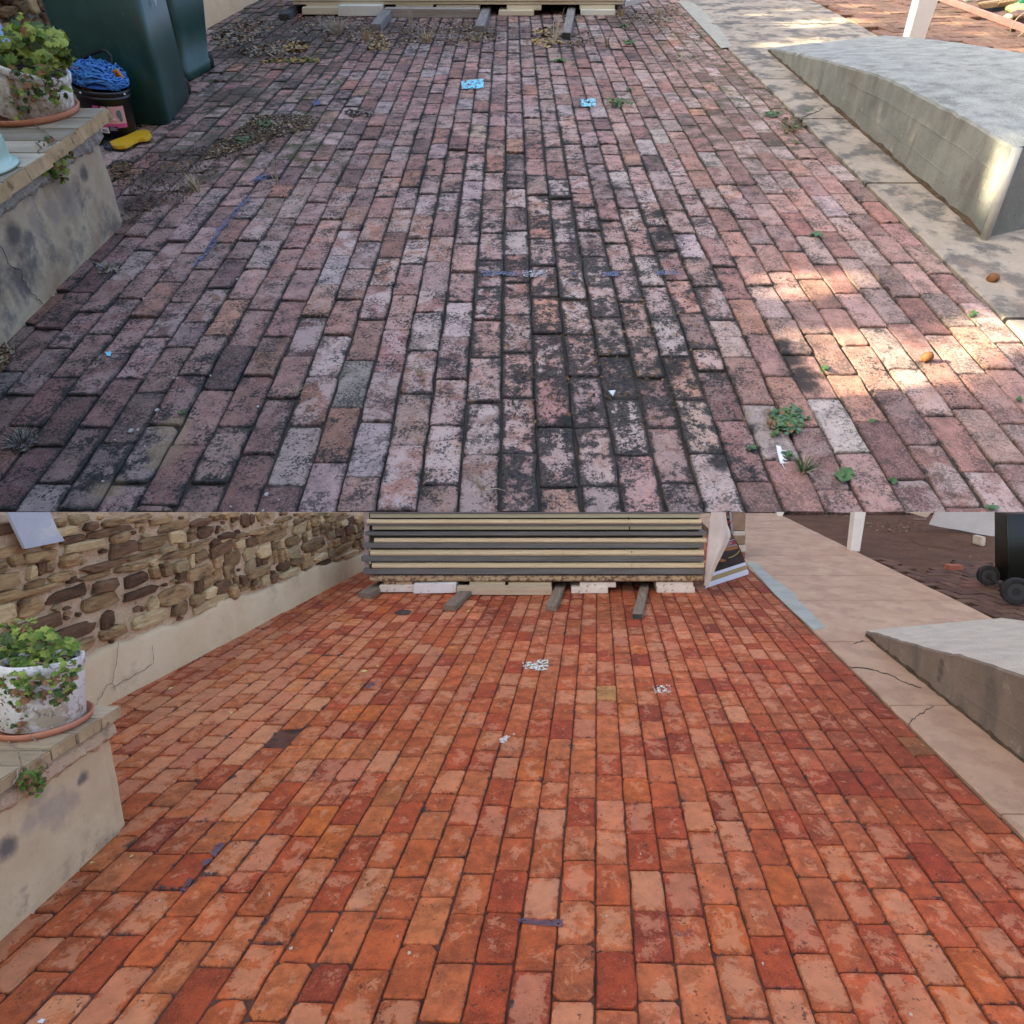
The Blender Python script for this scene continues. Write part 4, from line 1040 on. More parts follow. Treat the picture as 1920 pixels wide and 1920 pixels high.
def bearer(yard, front, back, wpx, hpx, mat, label, endmat):
    a, b = yard.g(*front), yard.g(*back); dr = (b - a).normalized(); b = b + dr * .35
    s = V((dr.y, -dr.x, 0)) * wpx * .5 * yard.mpp(a); h = V((0, 0, hpx * yard.mpp(a) * 1.15))
    m = MB(); m.hexa([a - s, a + s, b + s, b - s], [a - s + h, a + s + h, b + s + h, b - s + h])
    o = thing('timber_bearer', yard, a, label, 'bearer', 'timber bearers under the ' + ('clean' if yard is LOW else 'weedy') + ' stack')
    build('beam', m, mat, o, bevel=.004)
    e = MB(); e.prism([a - s * .93 - dr * .0015 + h * .05, a + s * .93 - dr * .0015 + h * .05, a + s * .93 - dr * .0015 + h * .93, a - s * .93 - dr * .0015 + h * .93], dr * .001)
    build('sawn_end', e, endmat, o)
bearer(LOW, (684, 1122), (716, 1103), 27, 9, CL['grey_timber'], 'weathered timber bearer at the left end of the clean stack', CL['grey_timber'])
bearer(LOW, (843, 1145), (868, 1121), 25, 9, CL['grey_timber'], 'notched grey bearer under the left end of the long pale plank', CL['grey_timber'])
bearer(LOW, (1033, 1146), (1045, 1119), 21, 9, CL['grey_timber'], 'grey bearer under the right end of the long pale plank', CL['grey_timber'])
bearer(LOW, (1195, 1161), (1208, 1107), 19, 9, CL['grey_timber'], 'black ended grey bearer poking out nearest the banner', CL['char'])
m = MB(); a, b = LOW.g(843, 1145), LOW.g(868, 1121); dr = (b - a).normalized(); s = V((dr.y, -dr.x, 0)) * .056
for t in (.10, .17):
    m.box(a + dr * t - s * .98 + V((0, 0, .046)), a + dr * (t + .016) + s * .98 + V((0, 0, .0478)))
build('saw_notch', m, CL['char'], bpy.data.objects['timber_bearer.001'])

# white foam sheet and printed banner at the right end
WS = wmat("foam_sheet_grey_white", LOW, (.50,.45,.43), (.57,.52,.50), 4, [((.16,.12,.11), 7, .64, .74, .7), ((.3,.26,.25), 60, .66, .72, .5)], .7, .25, 60, .003)
WE = wmat("foam_edge_cream", LOW, (.62,.48,.36), (.68,.55,.42), 9, [((.3,.18,.1), 14, .58, .7, .5)], .8, .4)
fs = thing('foam_sheet', LOW, LOW.g(1321, 1100), 'curved pale foam sheet leaning against the right end of the panel stack', 'sheet')
Lf = [(1335,957),(1332,975),(1331,990),(1329,1008),(1328,1022),(1326,1045),(1324,1062),(1323,1080),(1321,1099)]
Rt = [(1358,957),(1359,975),(1361,985),(1363.5,996),(1364,1006),(1357,1022),(1348,1040),(1337,1062),(1322.5,1099)]
m, e = MB(), MB(); vv, ve = [], []
for (l, r) in zip(Lf, Rt):
    k = (r[1] - 957) / 142
    A_ = LOW.d(*l, YF - .02 - .02 * k); B_ = LOW.d(*r, YF - .16 - .05 * k); mid = A_.lerp(B_, .5) + V((.004, .015, 0))
    vv += [A_, mid, B_, B_ + V((.012, .03, 0)), A_ + V((0, .03, 0))]
    wpx = 6 if r[1] > 985 else 3 + 3 * k
    ve += [B_ + V((.0005, -.001, 0)), LOW.d(r[0] + wpx, r[1] + .5, YF - .13 - .05 * k)]
m.add(vv, [(5*i + j, 5*i + j + 1, 5*i + j + 6, 5*i + j + 5) for i in range(8) for j in range(4)])
build('sheet_face', m, WS, fs, smooth=True)
e.add(ve, [(2*i, 2*i+1, 2*i+3, 2*i+2) for i in range(8)]); build('cut_edge', e, WE, fs)
ba, bb = LOW.g(1322, 1103), LOW.g(1403, 1078); bd = (bb - ba).normalized(); bn = V((bd.y, -bd.x, 0)); bn = bn if bn.y < 0 else -bn
ban = thing('printed_banner', LOW, ba, 'black printed banner board with white and gold stripes beside the foam sheet', 'banner')
pb = lambda x, y, o=0.0: LOW.pl(x, y, ba + bn * o, bn)
def plate(name, pts, mat, o, th=.0006, parent=ban):
    m = MB(); m.prism([pb(x, y, o) for x, y in pts], bn * th); return build(name, m, mat, parent)
lm = lambda n, c, c2=None, **k: wmat(n, LOW, c, c2, rough=k.pop('rough', .5), bump=0, **k)
BLKP = lm("print_black_brown", (.012,.010,.010), (.035,.024,.02), scale=9)
plate('board', [(1321.5,1103),(1403,1077),(1401.5,1070),(1397,1054),(1390,1036),(1383,1020),(1376,1009),(1365,991),(1350,1010),(1340,1050),(1330,1075)], BLKP, -.006, .006)
plate('white_stripe', [(1321.5,1103),(1403,1077),(1404,1073),(1401.5,1067),(1327,1092)], lm("print_white_stripe", (.66,.66,.70)), .0002)
plate('gold_stripe', [(1327,1091.6),(1401.4,1066.6),(1400,1060),(1331,1082)], lm("print_gold", (.36,.25,.10), (.40,.29,.13)), .0002)
plate('white_stripe', [(1331.2,1081.6),(1399.8,1059.6),(1397,1054),(1336,1074)], lm("print_white_stripe", (.66,.66,.70)), .0002)
plate('lettered_band', [(1361,1016),(1377,1011),(1382,1021),(1359,1027)], lm("print_red", (.26,.035,.045)), .0002)
plate('band_edge', [(1362,1015),(1376.5,1010.3),(1377.3,1011.6),(1361.6,1016.6)], lm("print_silver", (.32,.32,.36)), .0004)
plate('band_edge', [(1359.5,1026),(1381.5,1020.2),(1382,1021.6),(1359,1027.4)], lm("print_silver", (.32,.32,.36)), .0004)
plate('brown_band', [(1359,1028),(1382.5,1022),(1385,1028),(1370,1032),(1357,1033)], lm("print_orange_brown", (.30,.11,.03)), .0002)
plate('bottle_glow', [(1350,1047),(1358,1049),(1362,1051),(1355,1054),(1348,1052)], lm("print_orange_brown", (.30,.11,.03)), .0002)
plate('sign_corner', [(1366,993),(1375,1008),(1366,1014),(1366,1000)], lm("print_brown", (.11,.065,.035)), .0002)
m = MB(); m.tube([pb(x, y, .001) for x, y in ((1366,1046),(1374,1043.5),(1381,1039),(1387,1032))], .0035, 5); build('gold_line', m, lm("print_yellow", (.50,.38,.06)), ban)
O = pb(1361.5, 1024.2, .0007); X = (pb(1380, 1018.6, .0007) - O).normalized(); Y = (pb(1361, 1017, .0007) - O); Y = (Y - X * Y.dot(X)).normalized()
text('lettering', 'REW', .050, lm("print_silver", (.45,.45,.48)), ban, O, X, Y, LOW)
sb = thing('sign_strip', LOW, LOW.d(1366, 1004, YF + .02), 'narrow dark sign strip with red letters behind the foam sheet', 'sign')
pc = lambda x, y, o=0: LOW.d(x, y, YF + .06 + o)
m = MB(); m.prism([pc(1358,957), pc(1369,957), pc(1373,1000), pc(1360,1000)], (0, .01, 0)); build('board', m, BLKP, sb)
m = MB(); m.prism([pc(1367.5,957,-.002), pc(1371.5,957,-.002), pc(1375,1004,-.002), pc(1371.5,1000,-.002)], (0, .012, 0)); build('metal_edge', m, lm("metal_blue_grey", (.22,.25,.29)), sb)
for ch, y, c in (('S', 965, (.33,.05,.06)), ('A', 972.5, (.17,.20,.06)), ('W', 982, (.36,.05,.05)), ('V', 992, (.30,.05,.05))):
    O = pc(1360.3 + (y - 957) * .08, y, -.0015); text('lettering', ch, .052, lm("print_letter_%s" % ch.lower(), c), sb, O, V((1, 0, 0)), V((0, 0, 1)), LOW)
BLK2 = wmat("block_brown", LOW, (.20,.125,.08), (.27,.18,.12), 7, [((.4,.33,.26), 9, .6, .7, .6)], .9, .6, 50, .006)
BLKW = wmat("block_pale", LOW, (.40,.34,.27), (.50,.45,.38), 7, rough=.9, bump=.5)
BLKR = wmat("block_red", LOW, (.26,.085,.055), (.34,.12,.08), 7, rough=.9, bump=.5)
YB = LOW.g(1390, 1050).y
for (x0, x1, y0, y1, mt, lb) in ((1371,1399,956,995,BLK2,'large brown block topmost in the pile behind the banner'), (1374,1398.5,996,1021,BLK2,'pale topped brown block in the middle of the pile behind the banner'),
                                 (1377,1399,1022,1035,BLKW,'whitish brick under the brown blocks behind the banner'), (1380,1397.5,1036,1050,BLKR,'red brick lowest in the pile behind the banner')):
    a, b = LOW.d(x0, y1, YB), LOW.d(x1, y0, YB); m = MB(); m.box((a.x, YB, max(a.z, .004)), (b.x, YB + .2, b.z)); solo('building_block', m, mt, LOW, a, lb, 'block', 'blocks piled behind the banner', bevel=.008)
    if mt is BLK2 and y0 > 990:
        m = MB(); m.box((a.x + .004, YB - .001, b.z - .055), (b.x - .004, YB + .19, b.z + .001)); build('pale_cap', m, BLKW, bpy.data.objects['building_block.001'], bevel=.004)

# ------------------------------------------------------------------ right side of the clean yard
def post(yard, bl, br, tl, tr, mat, label, side=None, ends=None):
    Y = yard.g(*bl).y; a, b = yard.g(*bl), yard.g(*br); b.y = Y; b = V((b.x, Y, 0)); a = V((a.x, Y, 0))
    c, d_ = yard.d(*tr, Y), yard.d(*tl, Y); w = V((0, (b - a).length, 0))
    c.z = d_.z = (c.z + d_.z) / 2
    k = ends or 1.0
    c, d_ = b + (c - b) * k, a + (d_ - a) * k
    o = thing('white_post', yard, (a + b) / 2, label, 'post')
    m = MB(); m.hexa([a, b, b + w, a + w], [d_, c, c + w, d_ + w]); build('shaft', m, mat, o, bevel=.003)
    return o
post(LOW, (1595,1034), (1617,1036), (1603,957), (1624,957), WHITE_LOW, 'white timber post on the path edge beside the bare soil')
post(LOW, (1458,969), (1471,971), (1457,956), (1471,956), WHITE_LOW, 'far white post base where the pink path begins')
bin_ = thing('wheelie_bin', LOW, LOW.g(1892, 1100), 'black green wheelie bin with two black wheels by the bare soil', 'wheelie bin')
BINL = wmat("plastic_bin_dark", LOW, (.009,.011,.008), (.014,.017,.013), 3, [((.03,.033,.028), 7, .6, .75, .5)], .5, .12, 200, .001)
a = LOW.g(1863, 1094); b = LOW.g(1889, 1108); Yb = a.y
q0 = [a, b, b + V((.50, .10, 0)), a + V((.50, .16, 0))]
t0 = LOW.d(1863.5, 957, a.y); t1 = LOW.d(1889, 957, b.y - .02)
q1 = [t0, V((t1.x, t1.y, t0.z)), V((t1.x + .54, t1.y + .1, t0.z)), V((t0.x + .54, t0.y + .18, t0.z))]
for p in q0: p.z = .07
m = MB(); m.loft([rounded(q0, .03), rounded(q1, .03)]); build('bin_body', m, BINL, bin_, smooth=True)
wa, wb = LOW.g(1852, 1098), LOW.g(1904, 1134); axd = (wb - wa); axd.z = 0; axd.normalize()
RUB = wmat("rubber_black", LOW, (.010,.010,.011), (.02,.02,.02), 20, rough=.7)
for (cx, cy, rad) in ((1853, 1079.5, 19), (1905, 1107, 25.5)):
    c0 = LOW.d(cx, cy, (wa if cx < 1880 else wb).y + .01); r = rad * LOW.mpp(c0); c0.z = r + .002
    w = thing('tmp', LOW, c0, None, None); bpy.data.objects.remove(w)
    m = MB(); m.lathe(c0 - axd * .028, axd, [(r * .5, 0), (r * .93, 0), (r, .008), (r, .048), (r * .93, .056), (r * .72, .056), (r * .66, .050), (r * .3, .050), (r * .26, .058), (r * .05, .058)], 32)
    wh = build('wheel', m, RUB, bin_, smooth=False)
    m = MB(); m.lathe(c0 + axd * .0225, axd, [(r * .62, 0), (r * .62, .0015), (r * .30, .0015)], 28); build('rim', m, wmat("rim_dark", LOW, (.03,.03,.032), rough=.6), wh)
m = MB(); m.tube([V((wa.x, wa.y, .09)), V((wb.x, wb.y, .09))], .012, 8); build('axle', m, RUB, bin_)

# herringbone brick paving beyond the paths
def herring(yard, mat, unit, region, origin, ang, look, label_kind, most, z=0.0, thick=.05):
    root = thing('brick_paving', yard, (0, 0, 0), None, None); root['kind'] = 'structure'
    ca, sa = math.cos(ang), math.sin(ang); L = []
    for k in range(-60, 61):
        for t in range(-16, 17):
            for (x, y, w, h) in ((k + 4*t, k, 2, 1), (k + 4*t, k + 1, 1, 2)):
                cx, cy = (x + w/2) * unit, (y + h/2) * unit
                X, Y = origin.x + cx * ca - cy * sa, origin.y + cx * sa + cy * ca
                if Y < .8: continue
                p = yard.px((X, Y, z))
                if region(p, X, Y): L.append((Y, x, y, w, h, p))
    L.sort(key=lambda q: q[0])
    rest, ra = MB(), new_att()
    P = lambda u, v: (origin.x + u * ca - v * sa, origin.y + u * sa + v * ca)
    for i, (_, x, y, w, h, p) in enumerate(L):
        g_ = .004
        col, par = look(p)
        vis = -20 < p[0] < 1940 and (-10 < p[1] < 960 if yard is UP else p[1] > 955)
        mb, at = (MB(), new_att()) if i < most and vis else (rest, ra)
        brick_shape(mb, at, P, x*unit + g_, (x+w)*unit - g_, y*unit + g_, (y+h)*unit - g_, z + rnd.gauss(0, .003), (rnd.gauss(0,.015), rnd.gauss(0,.015)), .0015, thick, col, par)
        if mb is not rest: build('brick', mb, mat, root, attrs=fin_att(at))
    if rest.v: build('brick_field', rest, mat, root, attrs=fin_att(ra))['kind'] = 'stuff'
    return root
r0, r1 = UP.g(1517, 0), UP.g(1655, 74)
edU = lambda Y: r0.x + (r1.x - r0.x) * (Y - r0.y) / (r1.y - r0.y)
hosA, hosB = UP.g(1762, 4), UP.g(1925, 64)
def regU(p, X, Y): return X > edU(Y) + .07 and X < edU(Y) + 4.2 and Y > 4.0 and Y < 10.6 and (X - hosA.x) * (hosB.y - hosA.y) - (Y - hosA.y) * (hosB.x - hosA.x) > .02
BRICK_DUST = brick_mat("brick_dusty", UP, .16, .32, (.27,.175,.12), (.08,.05,.038), .3)
herring(UP, BRICK_DUST, .16, regU, UP.g(1700, 60), math.radians(8), lambda p: (jit((.185,.105,.072), .14), (.35, 0, max(0, rnd.gauss(.6,.25)), 0, rnd.random())), '', 200)
l0, l1 = LOW.g(1467, 968), LOW.g(1880, 1170)
edL = lambda Y: l0.x + (l1.x - l0.x) * (Y - l0.y) / (l1.y - l0.y)
def regL(p, X, Y): return X > edL(Y) + .05 and X < edL(Y) + 2.2 and Y > 3.0 and Y < 7.6 and (p[1] > 1040 + (p[0] - 1620) * .12 + 18 * math.sin(p[0] * .03))
BRICK_MUD = brick_mat("brick_muddy", LOW, .12, .24, (.13,.07,.042), (.04,.022,.015), .5, .8)
herring(LOW, BRICK_MUD, .12, regL, LOW.g(1800, 1120), math.radians(8), lambda p: (jit((.10,.045,.028), .2), (.75, .1, max(0, rnd.gauss(.5,.3)), 0, rnd.random())), '', 160, z=-.012)

def scatter(name, yard, mat, region, n, size, z=.004, flat=.35, curl=.3, kind='stuff', label=None, cat=None, parent=None, long=1.0):
    m = MB(); xs = [p[0] for p in region]; ys = [p[1] for p in region]; c = 0; tries = 0
    def inside(x, y):
        r = False
        for (x0, y0), (x1, y1) in zip(region, region[1:] + region[:1]):
            if (y0 > y) != (y1 > y) and x < (x1 - x0) * (y - y0) / (y1 - y0) + x0: r = not r
        return r
    mi = []
    while c < n and tries < n * 30:
        tries += 1
        x, y = rnd.uniform(min(xs), max(xs)), rnd.uniform(min(ys), max(ys))
        if not inside(x, y): continue
        c += 1; p = yard.g(x, y, z); s = size * rnd.uniform(.4, 1.3); a = rnd.uniform(0, 6.28)
        u = V((math.cos(a), math.sin(a), rnd.gauss(0, flat * .6))) * s * long; w = V((-math.sin(a), math.cos(a), rnd.gauss(0, flat))) * s * .45
        up = V((0, 0, s * rnd.uniform(.1, .5) * (curl + .2)))
        k = rnd.randrange(len(mat)) if isinstance(mat, list) else 0
        m.add([p - u + up * rnd.random(), p - w * .9 - u * .2, p + w * .9 - u * .1 + up * .6, p + u * rnd.uniform(.8, 1.1) + up * rnd.random() * 1.5, p + w * .5 + u * .55 + up, p - w * .6 + u * .5], [(0, 1, 2), (1, 5, 2), (5, 4, 2), (5, 3, 4)], k)
    base = yard.g(sum(xs) / len(xs), sum(ys) / len(ys))
    return solo(name, m, mat, yard, base, label, cat, None, kind)
CHIP = [wmat("chips_brown", LOW, (.20,.13,.08), (.30,.21,.14), 30, rough=.9), wmat("chips_dark", LOW, (.06,.035,.025), (.1,.06,.04), 30, rough=.9)]
scatter('mulch_chips', LOW, CHIP, [(1530,962),(1600,960),(1600,972),(1540,972)], 120, .02, -.055, label='brown mulch chips beside the far path edge')
scatter('mulch_chips', LOW, CHIP, [(1622,980),(1690,975),(1735,985),(1700,998),(1640,996)], 260, .022, -.05, label='brown mulch chips on soil right of the white post')
scatter('soil_crumbs', LOW, CHIP, [(1620,1000),(1920,1020),(1920,1060),(1700,1060)], 500, .010, -.055, label='small crumbs of soil over the bare ground')
def lump(name, yard, poly, z0, h, mat, label, cat, kind=None, rough=.5, n=10):
    P = [yard.g(x, y, z0) for x, y in poly]; c = sum(P, V((0,0,0))) / len(P); ring = []
    for i in range(len(P)):
        for j in range(3): ring.append(P[i].lerp(P[(i+1) % len(P)], j/3))
    m = MB(); rings = []
    for k in range(n):
        t = k / (n - 1); f = 1 - t; zz = h * (1 - f * f) * 1.0
        rings.append([c + (p - c) * max(f, .02) + V((0, 0, zz * (1 + rough * mnoise.noise(p * 9 + V((0,0,k)))) + .3 * h * rough * mnoise.noise((c + (p - c) * f) * 40) * (f < .99))) for p in ring])
    m.loft(rings, caps=False)
    return solo(name, m, mat, yard, c, label, cat, None, kind, smooth=True)
lump('soil_mound', LOW, [(1700,1008),(1740,990),(1800,988),(1836,1004),(1838,1020),(1790,1030),(1730,1024)], -.055, .05, SOIL_LOW, 'low mound of shade-darkened soil below the white panel', 'soil', 'structure')
Yw = LOW.g(1800, 1004, -.05).y
w_ = lambda x, y: LOW.d(x, y, Yw)
m = MB(); m.prism([w_(1745,984), w_(1762,988), w_(1800,994), w_(1838,1002), w_(1864,1006), w_(1900,1010), w_(1900,956), w_(1757,956)], (0, .05, 0))
solo('wall_panel', m, wmat("panel_white_grey", LOW, (.40,.38,.36), (.46,.44,.42), 3, rough=.6, bump=.1), LOW, w_(1800, 1000), 'pale grey wall panel standing behind the dark wheelie bin', 'panel')
m = MB(); m.prism([w_(1700,956) + V((0,.12,0)), w_(1712,963) + V((0,.12,0)), w_(1746,973) + V((0,.12,0)), w_(1757,956) + V((0,.12,0))], (0, .05, 0))
solo('wall_panel', m, wmat("panel_cream", LOW, (.42,.33,.24), (.48,.38,.28), 3, rough=.8, bump=.3), LOW, w_(1730, 965), 'low cream wall piece left of the pale grey panel', 'panel')
a, b = LOW.g(1838, 1024, -.05), LOW.g(1864, 1030, -.05)
m = MB(); m.box((a.x, a.y, -.05), (b.x + .03, a.y + .18, .075)); solo('concrete_block', m, BLKW, LOW, a, 'small buff concrete block half hidden by the dark wheelie bin', 'block', bevel=.01)
a, b = LOW.g(1779, 1073, -.04), LOW.g(1812, 1075, -.04)
m = MB(); m.box((a.x, a.y, -.04), (b.x, a.y + .10, .035)); solo('loose_brick', m, BLKR, LOW, a, 'loose red brick lying on the soil near the dark wheelie bin', 'brick', bevel=.006)
a = LOW.g(1715, 975, -.05); m = MB(); m.box((a.x, a.y, -.05), (a.x + .2, a.y + .03, -.03)); solo('timber_offcut', m, CL['grey_timber'], LOW, a, 'grey timber scrap lying below the cream wall piece', 'offcut')
# metal sheet leaning on the rubble wall
N2 = wnor; o_ = wl0 + wnor * .05
ps = [LOW.pl(x, y, o_, wnor) for x, y in ((8,956),(42,1029),(116,1014),(103,994),(88,956))]
m = MB(); m.prism(ps, wnor * .018); solo('metal_sheet', m, wmat("metal_sheet_white", LOW, (.42,.45,.48), (.50,.53,.56), 5, [((.62,.60,.55), 7, .56, .66, .8), ((.28,.25,.2), 20, .64, .72, .6)], .45, .15, metal=0), LOW, ps[1], 'scuffed white metal sheet leaning against the rubble wall', 'sheet')

# small marks on the clean bricks
SOILD = wmat("soil_dark", LOW, (.05,.032,.022), (.09,.058,.04), 20, rough=.95, bump=1, bscale=80, bdist=.006)
lump('soil_pocket', LOW, [(468,1390),(480,1385),(520,1383),(556,1384),(548,1398),(505,1401),(470,1400)], -.02, .012, SOILD, 'dark soil in the gap of a missing brick', 'soil', 'stuff')
lump('soil_spot', LOW, [(738,1148),(748,1144),(765,1143),(773,1147),(766,1153),(748,1154)], .001, .010, SOILD, 'dark soil spot on the far red bricks', 'soil', 'stuff')
# ------------------------------------------------------------------ far end of the mossy yard
CREAM_U = wmat("panel_cream_upper", UP, (.64,.61,.46), (.72,.70,.55), 4, [((.35,.28,.16), 9, .6, .74, .5, (1,1,5))], .5, .2, stretch=(.4,1,6))
WHT_U = wmat("offcut_white_upper", UP, (.66,.72,.66), (.74,.78,.72), 5, [((.4,.4,.3), 16, .62, .72, .4)], .6, .2)
YU = UP.g(860, 30).y + .05
su = thing('panel_stack', UP, V((UP.g(860, 30).x, YU, 0)), 'cream edged panel stack on offcuts beyond the mossy bricks', 'panel stack')
def ubar(y0, y1, x0, x1, mat, dy, dep, name, bev=.004):
    a, b = UP.d(x0, y1, YU + dy), UP.d(x1, y0, YU + dy); m = MB(); m.box((a.x, YU + dy, a.z), (b.x, YU + dep, b.z)); return build(name, m, mat, su, bevel=bev)
ubar(2.6, 8.6, 549, 1170, CREAM_U, 0, 1.0, 'roof_panel'); ubar(-1, 2, 540, 1171, CREAM_U, -.015, 1.0, 'roof_panel'); ubar(-9, -2, 560, 1175, wmat("panel_grey_upper", UP, (.2,.2,.19), rough=.5), .0, 1.0, 'roof_sheet')
ubar(9, 30, 575, 1160, wmat("panel_gap_upper", UP, (.012,.012,.012), rough=.9), .30, .9, 'dark_core', 0)
OFU = [(574,640,5.5+2,13.5,CREAM_U,0,0),(566,634,14,27.5,CREAM_U,0,-.05),(634,717,10.5,30.5,WHT_U,0,-.09),(742,812,8.8,18,CREAM_U,0,-.0),(818,899,10,19,CREAM_U,0,-.0),
       (950,1015,9.5,19.5,CREAM_U,0,0),(935,1001,19.8,31.5,CREAM_U,0,-.06),(1087,1153,9.5,18.5,CREAM_U,0,0),(1089,1154,18.8,29.5,WHT_U,0,-.04)]
offcuts(UP, OFU, YU, 'offcut blocks under the weedy stack', ['small cream offcut under the panels at the left end of the weedy stack', 'cream offcut on the ground at the left end of the weedy stack', 'large white offcut between the left cream offcut and the grey plank',
    'cream offcut above the left half of the grey plank', 'cream offcut above the right half of the grey plank', 'upper cream offcut right of the grey plank', 'lower cream offcut right of the grey plank', 'upper offcut of the pair nearest the path', 'lower white offcut of the pair nearest the path'])
GPL = wmat("plank_grey", UP, (.25,.24,.21), (.36,.35,.31), 4, [((.12,.11,.1), 14, .58, .7, .6, (1,9,9))], .85, .5, 60, .004, stretch=(.6,8,8))
plank(UP, 720, 899, 16.5, 33.5, YU - .17, GPL, 'weathered grey plank lying across the bearers of the weedy stack', dep=.12)
bearer(UP, (534, 39.5), (566, 16), 19, 9, CU['char'], 'dark timber bearer at the left end of the weedy stack', CU['char'])
bearer(UP, (706, 61), (728, 33), 19, 11, CU['grey_timber'], 'notched grey bearer under the left end of the grey plank', CU['grey_timber'])
bearer(UP, (900, 61), (910, 33), 18, 9, CU['grey_timber'], 'grey bearer under the right end of the grey plank', CU['grey_timber'])
bearer(UP, (1062, 75), (1073, 20), 16, 10, CU['grey_timber'], 'long grey bearer with charred end poking out of the weedy stack', CU['char'])
m = MB(); m.prism([UP.d(1172, 13, YU - .1), UP.d(1222, -1, YU + .1), UP.d(1222, -9, YU + .1), UP.d(1174, 2, YU - .1)], (0, .03, 0))
solo('white_sheet', m, wmat("sheet_white_blue", UP, (.55,.60,.66), rough=.5, bump=.1), UP, UP.d(1172, 13, YU - .1), 'pale sheet corner at the path end of the weedy stack', 'sheet')
m = MB(); c = UP.g(562, 33, .02); m.tube([c + V((.025 * math.cos(t), 0, .025 * math.sin(t))) for t in [2*math.pi*i/12 for i in range(13)]], .008, 6)
solo('pipe_ring', m, wmat("ring_red", UP, (.32,.10,.06), rough=.6), UP, c, 'small red ring lying by the left dark bearer', 'ring', smooth=True)

pu = post(UP, (1702,80), (1737,83), (1724,-2), (1760,-2), WHITE_UP, 'white post beside the mossy yard ramp', ends=1.3)
hA, hB = UP.g(1758, 2), UP.g(1935, 68); hd = (hB - hA).normalized(); hn = V((-hd.y, hd.x, 0))
m = MB(); ex = hA - hd * .6; m.hexa([ex, hB, hB + hn * .06, ex + hn * .06], [p + V((0,0,.055)) for p in (ex, hB, hB + hn * .06, ex + hn * .06)])
solo('timber_edging', m, wmat("edging_pink", UP, (.42,.22,.18), (.50,.28,.23), 6, [((.3,.15,.1), 20, .6, .7, .5)], .8, .3), UP, hA, 'pinkish edging rail along the dusty bricks below the broom', 'edging', bevel=.006)
br = thing('broom', UP, UP.g(1850, 24), 'wooden yard broom with black bristles lying behind the pink edging', 'broom')
Yr = UP.g(1845, 24).y
f_ = lambda x, y, o=0: UP.d(x, y, Yr + o)
m = MB(); m.prism([f_(1836,8), f_(1838,15), f_(1845,18), f_(1880,14), f_(1925,6), f_(1925,-5), f_(1875,2), f_(1845,6)], (0, .06, .01)); build('broom_head', m, wmat("broom_wood", UP, (.32,.22,.13), (.42,.31,.20), 6, [((.55,.5,.42), 8, .6, .72, .6)], .8, .3), br, bevel=.008)
m = MB()
for i in range(520):
    t = rnd.random(); p = f_(1840 + 90 * t, 16 - 9 * t, .03 * rnd.random()); q = f_(1830 + 92 * t + rnd.gauss(0, 2), 27 - 10 * t + rnd.gauss(0, 1.2), -.06 + .05 * rnd.random()); s = V((.006, 0, 0))
    m.add([p - s, p + s, q], [(0, 1, 2)])
m.prism([f_(1838,15,.02), f_(1925,5,.02), f_(1925,14,.02), f_(1832,26,.02)], (0, .05, 0))
build('bristles', m, BLK, br)
m = MB(); m.tube([f_(1872, 6, -.02), f_(1890, 3, -.03), f_(1945, -6, -.06)], .014, 8); build('broom_handle', m, wmat("broom_wood", UP, (0,0,0)), br)
g_ = MB(); c = UP.d(1914, 6, Yr - .1); g_.tube([c + V((-.04, 0, -.01)), c, c + V((.08, 0, .02))], .03, 10); solo('green_bottle', g_, wmat("plastic_green", UP, (.02,.20,.10), rough=.4, bump=0), UP, c, 'bit of bright green plastic on the broom handle end', 'bottle', smooth=True)
bg_ = thing('plastic_bag', UP, UP.g(1900, 36), 'crumpled yellow and white plastic bag behind the pink edging', 'bag')
def blob(yard, x, y, rx, ry, depth, sq=.25, n=14, lift=0):
    c = yard.g(x, y + ry * .7) ; q = yard.mpp(c); c = c + V((0, 0, ry * q * .8 + lift)); m = MB(); rings = []
    for i in range(1, n):
        th = math.pi * i / n; rings.append([c + V((math.cos(a) * math.sin(th) * rx * q, math.sin(a) * math.sin(th) * depth, math.cos(th) * ry * q)) * (1 + sq * mnoise.noise(V((math.cos(a) * 2, math.sin(a) * 2, th * 2 + x)))) if 0 else c + V((math.cos(a) * math.sin(th) * rx * q, math.sin(a) * math.sin(th) * depth, math.cos(th) * ry * q)) * (1 + sq * mnoise.noise(V((math.cos(a) * 2 + x, math.sin(a) * 2, th * 2)))) for a in [2*math.pi*j/16 for j in range(16)]])
    m.loft(rings); return m
build('bag_film', blob(UP, 1908, 22, 24, 10, .16), wmat("bag_olive_yellow", UP, (.34,.36,.14), (.44,.46,.22), 5, rough=.35), bg_, smooth=True)
build('bag_tip', blob(UP, 1889, 33, 9, 4.5, .06), wmat("bag_white_yellow", UP, (.62,.64,.55), (.58,.52,.08), 9, rough=.35), bg_, smooth=True)
build('bag_print', blob(UP, 1908, 31, 13, 8, .10), wmat("bag_brown", UP, (.12,.075,.06), (.18,.12,.11), 9, rough=.3), bg_, smooth=True)
c = UP.g(1912, 46, .09); m = MB(); m.tube([c + V((.085 * math.cos(t), -.02, .105 * math.sin(t) + .02 * math.cos(t))) for t in [.3 + 5.2*i/20 for i in range(21)]], .006, 6)
solo('wire_loop', m, wmat("loop_straw", UP, (.48,.44,.30), rough=.6), UP, c, 'pale straw coloured loop of cord by the pink edging', 'cord', smooth=True)
def ublock(name, x, y, w, h, mat, label, cat, dep=.1):
    c = UP.g(x, y); q = UP.mpp(c); m = MB(); m.box((c.x - w*q/2, c.y, 0), (c.x + w*q/2, c.y + dep, h*q)); return solo(name, m, mat, UP, c, label, cat, bevel=.012)
